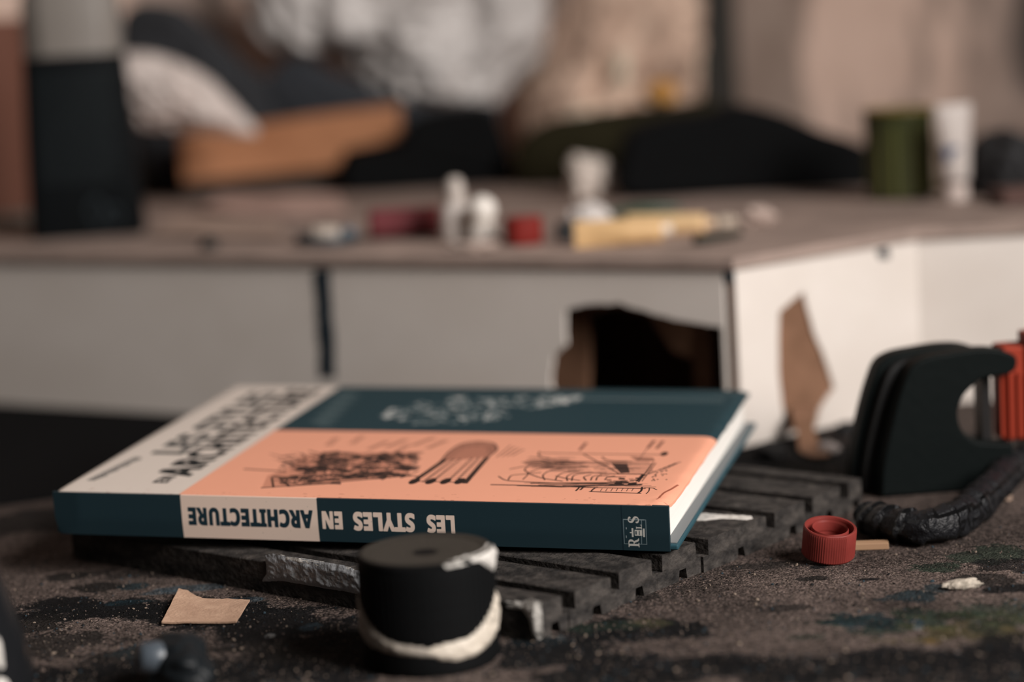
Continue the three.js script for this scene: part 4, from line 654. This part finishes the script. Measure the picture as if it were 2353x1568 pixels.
// ---------------------------------------------------------------- the row at the back of the board
{
  const at = (px, py) => onTop(px, py);
  // brown plank on a dark strip
  { const p = at(606, 452), k = K(p); solo('dark_strip', box(360 * k, 44 * k, 0.06, 0.001).translate(0, 22 * k, -0.03), std(S(52, 44, 38), 0.85), 'dark brown strip under the tan plank', 'board', p, 0.05);
    const h = 122 * k, w = 506 * k; solo('wood_plank', metreUV(extrude([[-w / 2, 0], [w * 0.2, 0.004], [w * 0.24, h * 0.42], [w / 2, h * 0.56], [w / 2, h * 1.18], [w * 0.1, h * 1.08], [-w / 2, h * 0.86]], 0.028, 0.001).translate(0, 0, -0.028)), std(0xffffff, 0.8, { map: withRepeat(mottle([176, 122, 86], [24, 22, 20], 5, 81), 8) }), 'tan wooden plank end lying on the dark strip', 'plank', V3(p.x + 72 * k, TOP + 44 * k + 0.0003, p.z), 0.05); }
  const black = std(S(17, 18, 19), 0.75, { specularIntensity: 0.1, bumpMap: withRepeat(softTex, 20), bumpScale: 0.0006 });
  const cutout = (name, cat, lab, pts, base, depth, m, turn = 0) => { const p = at(...base), k = K(p), lean = Math.tan(-ROLL); const g = extrude(smoothLine(pts.map(([x, y]) => { const dx = (x - base[0]) * k, dy = -(y - base[1]) * k; return [dx + dy * lean, Math.max(0, dy - dx * lean)]; }), 60), depth - 0.012, 0.006, [], 1, 4).translate(0, 0, -depth + 0.006); return solo(name, metreUV(g), m, lab, cat, p, turn); };
  cutout('tool_case', 'case', 'black lumpy case behind the white dropper bottle', [[795, 444], [786, 400], [800, 360], [860, 345], [925, 330], [938, 285], [990, 262], [1060, 250], [1128, 254], [1160, 320], [1185, 400], [1192, 440], [1000, 446]], [990, 436], 0.06, black);
  cutout('tool_pouch', 'pouch', 'long black pouch with humped top beside the olive cup', [[1424, 444], [1428, 380], [1450, 310], [1520, 280], [1640, 262], [1700, 246], [1790, 262], [1880, 300], [1960, 326], [1990, 345], [1996, 444], [1700, 448]], [1700, 446], 0.06, black);
  // olive cup and white tube
  { const p = at(2070, 455), k = K(p), g = thing('drinking_cup', 'olive green translucent cup with yellowish rim at the end of the board', 'cup', p), r = 80 * k, h = 205 * k;
    part('cup_wall', lathe([[0, 0], [r * 0.84, 0], [r * 0.88, 0.001], [r * 0.98, h * 0.96], [r * 0.94, h], [r * 0.9, h * 0.96], [r * 0.82, 0.003], [0, 0.003]], 48), std(S(56, 60, 36), 0.22), g);
    part('rim', new THREE.TorusGeometry(r * 0.96, 0.0012, 10, 60).rotateX(Math.PI / 2).translate(0, h * 0.985, 0), std(S(122, 102, 48), 0.4), g, 'yellowish rim');
    part('flutes', mergeGeometries([0, 1, 2, 3, 4, 5, 6, 7, 8, 9, 10, 11].map((i) => box(0.0016, h * 0.9, 0.003, 0.0006).translate(r * 0.93, h * 0.48, 0).rotateY(i * Math.PI / 6 + 0.2))), std(S(92, 94, 50), 0.25), g, 'upright ribs of the cup'); }
  { const p = at(2196, 462), k = K(p), g = thing('paint_tube', 'white paint tube standing on its cap next to the olive cup', 'paint tube', p, 0.1), w = 44 * k, h = 222 * k;
    part('tube_body', displaced(new THREE.CylinderGeometry(w, w * 0.74, h * 0.8, 32, 14), (v) => { const t = v.y / (h * 0.8) + 0.5; v.z *= 1 - 0.88 * t; }).translate(0, h * 0.6, 0), std(S(196, 186, 180), 0.5), g);
    part('tube_cap', lathe([[0, 0], [w * 0.66, 0], [w * 0.7, 0.001], [w * 0.6, h * 0.21], [0, h * 0.21]], 32), std(S(206, 190, 182), 0.5), g, 'white screw cap');
    part('printed_mark', box(w * 0.8, h * 0.14, 0.0006, 0.0002).translate(-w * 0.3, h * 0.5, w * 0.52), std(S(70, 84, 110), 0.5), g, 'blue printed patch'); }
  { const p = at(2330, 446), k = K(p); solo('folded_rag', blob(105 * k, 95 * k, 0.05, 0.4, 1.8, 4, -0.45, 61).translate(0, 48 * k, 0), std(S(40, 40, 42), 0.85), 'dark grey rag heaped past the white tube', 'rag', p.clone().setZ(p.z - 0.03));
    solo('brick_piece', box(190 * k, 34 * k, 0.03, 0.002).translate(0.01, 17 * k, 0), std(0xffffff, 0.9, { map: withRepeat(mottle([96, 72, 66], [20, 18, 16], 6, 91), 20) }), 'flat reddish brown slab in front of the dark rag', 'slab', at(2345, 466), 0.1); }
  // crumpled light sheeting
  const plastic = std(S(224, 219, 216), 0.5, { bumpMap: withRepeat(softTex, 12), bumpScale: 0.004 });
  // a crumpled lump whose outline is given in the photograph, at its own distance and with its own depth
  const lump = (name, cat, lab, pts, mid, depth, dz, m, rough, freq, seed, det = 7) => {
    const k = depth / F, cr = Math.cos(ROLL), sr = Math.sin(ROLL), c = D(...mid, depth), loc = smoothLine(pts, 160).map(([x, y]) => { const dx = (x - mid[0]) * k, dy = -(y - mid[1]) * k; return [dx * cr - dy * sr, dx * sr + dy * cr]; });
    const tab = new Float32Array(360); for (const [x, y] of loc.concat(loc.map(([x, y], i) => { const n = loc[(i + 1) % loc.length]; return [(x + n[0]) / 2, (y + n[1]) / 2]; }))) { const a = ((Math.atan2(y, x) * 180 / Math.PI) + 360) % 360 | 0; tab[a] = Math.max(tab[a], Math.hypot(x, y)); }
    let last = 0; for (let i = 0; i < 720; i++) { if (tab[i % 360]) last = tab[i % 360]; else tab[i % 360] = last; }
    const at2 = (a) => { const f = ((a * 180 / Math.PI) + 360) % 360, i = Math.floor(f), t = f - i; return tab[i % 360] * (1 - t) + tab[(i + 1) % 360] * t; }, floor = TOP - c.y;
    const g = displaced(new THREE.IcosahedronGeometry(1, det * 5), (v) => {
      const rho = Math.hypot(v.x, v.y), a = Math.atan2(v.y, v.x), n = Math.abs(fbm3(v.x * freq * 2 + seed, v.y * freq * 2, v.z * freq + seed, 3) - 0.5) * 2, n2 = fbm3(v.x * freq + 9, v.y * freq + seed, v.z * freq, 2) - 0.5, R = at2(a) * (1 + rough * 0.12 * (n - 0.3));
      v.set(Math.cos(a) * rho * R, Math.sin(a) * rho * R, v.z * dz * (1 + rough * (n - 0.3 + 1.2 * n2))); v.y = Math.max(v.y, floor + 0.0004);
    });
    return solo(name, g.translate(0, -floor, 0), m, lab, cat, c.clone().setY(TOP));
  };
  const heap = (name, cat, lab, px, py, depth, rx, ry, dz, m, rough, freq, seed, det = 6) => { const p = D(px, py, depth), k = depth / F, hy = p.y - TOP; const g = blob(rx * k, ry * k, dz, rough, freq, det, -hy / (ry * k) + 0.02, seed).translate(0, hy, 0); p.y = TOP; return solo(name, g, m, lab, cat, p); };
  lump('plastic_bag', 'bag', 'large crumpled white plastic bag heaped at the back of the board', [[560, -90], [570, 20], [620, 110], [690, 130], [750, 120], [820, 190], [900, 225], [960, 262], [1050, 262], [1130, 256], [1172, 210], [1240, 110], [1258, 20], [1230, -90], [900, -140]], [920, 60], 1.84, 0.05, plastic, 0.9, 1.5, 71, 9);
  lump('cloth_cap', 'cap', 'dark olive cloth cap lying behind the white tissue', [[1192, 330], [1250, 282], [1380, 256], [1540, 238], [1640, 232], [1662, 260], [1660, 440], [1420, 446], [1200, 442], [1186, 390]], [1420, 350], 1.63, 0.028, std(S(44, 41, 28), 0.95, { specularIntensity: 0.1 }), 0.3, 1.2, 51);
  lump('paper_heap', 'paper', 'crumpled white paper heap lying on the low dark box', [[262, 135], [330, 122], [410, 140], [480, 180], [540, 240], [588, 305], [480, 306], [400, 300], [320, 292], [285, 240]], [420, 225], 1.60, 0.03, std(S(214, 202, 196), 0.8), 0.7, 1.2, 74);
  lump('dark_lump', 'cloth', 'dark slate cloth bundled between paper heap and plastic bag', [[285, 40], [330, 5], [420, 20], [490, 80], [560, 140], [640, 200], [665, 280], [640, 440], [420, 445], [330, 440], [290, 200]], [470, 220], 1.75, 0.026, std(S(46, 48, 52), 0.95), 0.7, 1.3, 77);
  lump('dark_lump', 'cloth', 'blue grey shape added as the shadow under the white plastic bag', [[620, 170], [690, 132], [750, 160], [860, 200], [960, 235], [1140, 240], [1150, 300], [1100, 435], [700, 440], [640, 300]], [880, 290], 1.75, 0.02, std(S(48, 52, 58), 0.95), 0.7, 1.4, 79);  // dark shape added for the shadow below the bag
  lump('plaster_rubble', 'rubble', 'pale beige stone lump behind the olive cloth cap', [[1200, 260], [1240, 150], [1290, 40], [1340, -60], [1500, -80], [1600, -20], [1612, 120], [1600, 300], [1560, 430], [1300, 430]], [1420, 170], 1.85, 0.04, std(0xffffff, 0.9, { map: withRepeat(mottle([214, 184, 164], [90, 84, 78], 4, 95, 1.6), 7) }), 0.7, 1.2, 83);
  { const p = D(20, 280, 1.62); p.y = TOP; solo('clay_pot', lathe([[0, 0], [0.03, 0], [0.034, 0.003], [0.042, 0.09], [0.045, 0.095], [0.045, 0.15], [0.04, 0.15], [0.036, 0.09], [0, 0.088]], 48), std(S(104, 66, 52), 0.85), 'terracotta clay pot at the unlit end of the board', 'pot', p.clone().add(V3(-0.03, 0, -0.03)));
    const q = onTop(372, 452), k2 = K(q); solo('dark_box', box(130 * k2, 150 * k2, 0.03, 0.002).translate(0, 75 * k2, -0.015), std(S(36, 34, 28), 0.85, { specularIntensity: 0.2 }), 'low dark box under the white paper heap', 'box', q, 0.05);
    const q3 = onTop(10, 470), k3 = K(q3); solo('dark_box', box(200 * k3, 185 * k3, 0.05, 0.002).translate(0, 92 * k3, -0.03), std(S(34, 33, 27), 0.85, { specularIntensity: 0.2 }), 'dark olive box in front of the clay pot', 'box', q3, 0.05); }
  { const p = D(1655, 300, 1.9); p.y = TOP; const k = 1.9 / F; solo('wooden_stake', box(84 * k, 0.3, 0.02, 0.002).translate(0, 0.15, 0), std(S(52, 50, 46), 0.85), 'dark upright wooden stake against the plaster wall', 'stake', V3(p.x, TOP, -1.9), 0); }
  { const p = D(1520, 216, 1.63); const k = 1.62 / F; const h = p.y - TOP; solo('sponge_piece', metreUV(blob(38 * k, 28 * k, 0.012, 0.3, 2, 3, -1, 87)).translate(0, 0, 0), std(S(206, 150, 78), 0.85), 'small ochre sponge piece wedged on the stone lump', 'sponge', p.clone()); }
}
renderer.render(scene, camera);
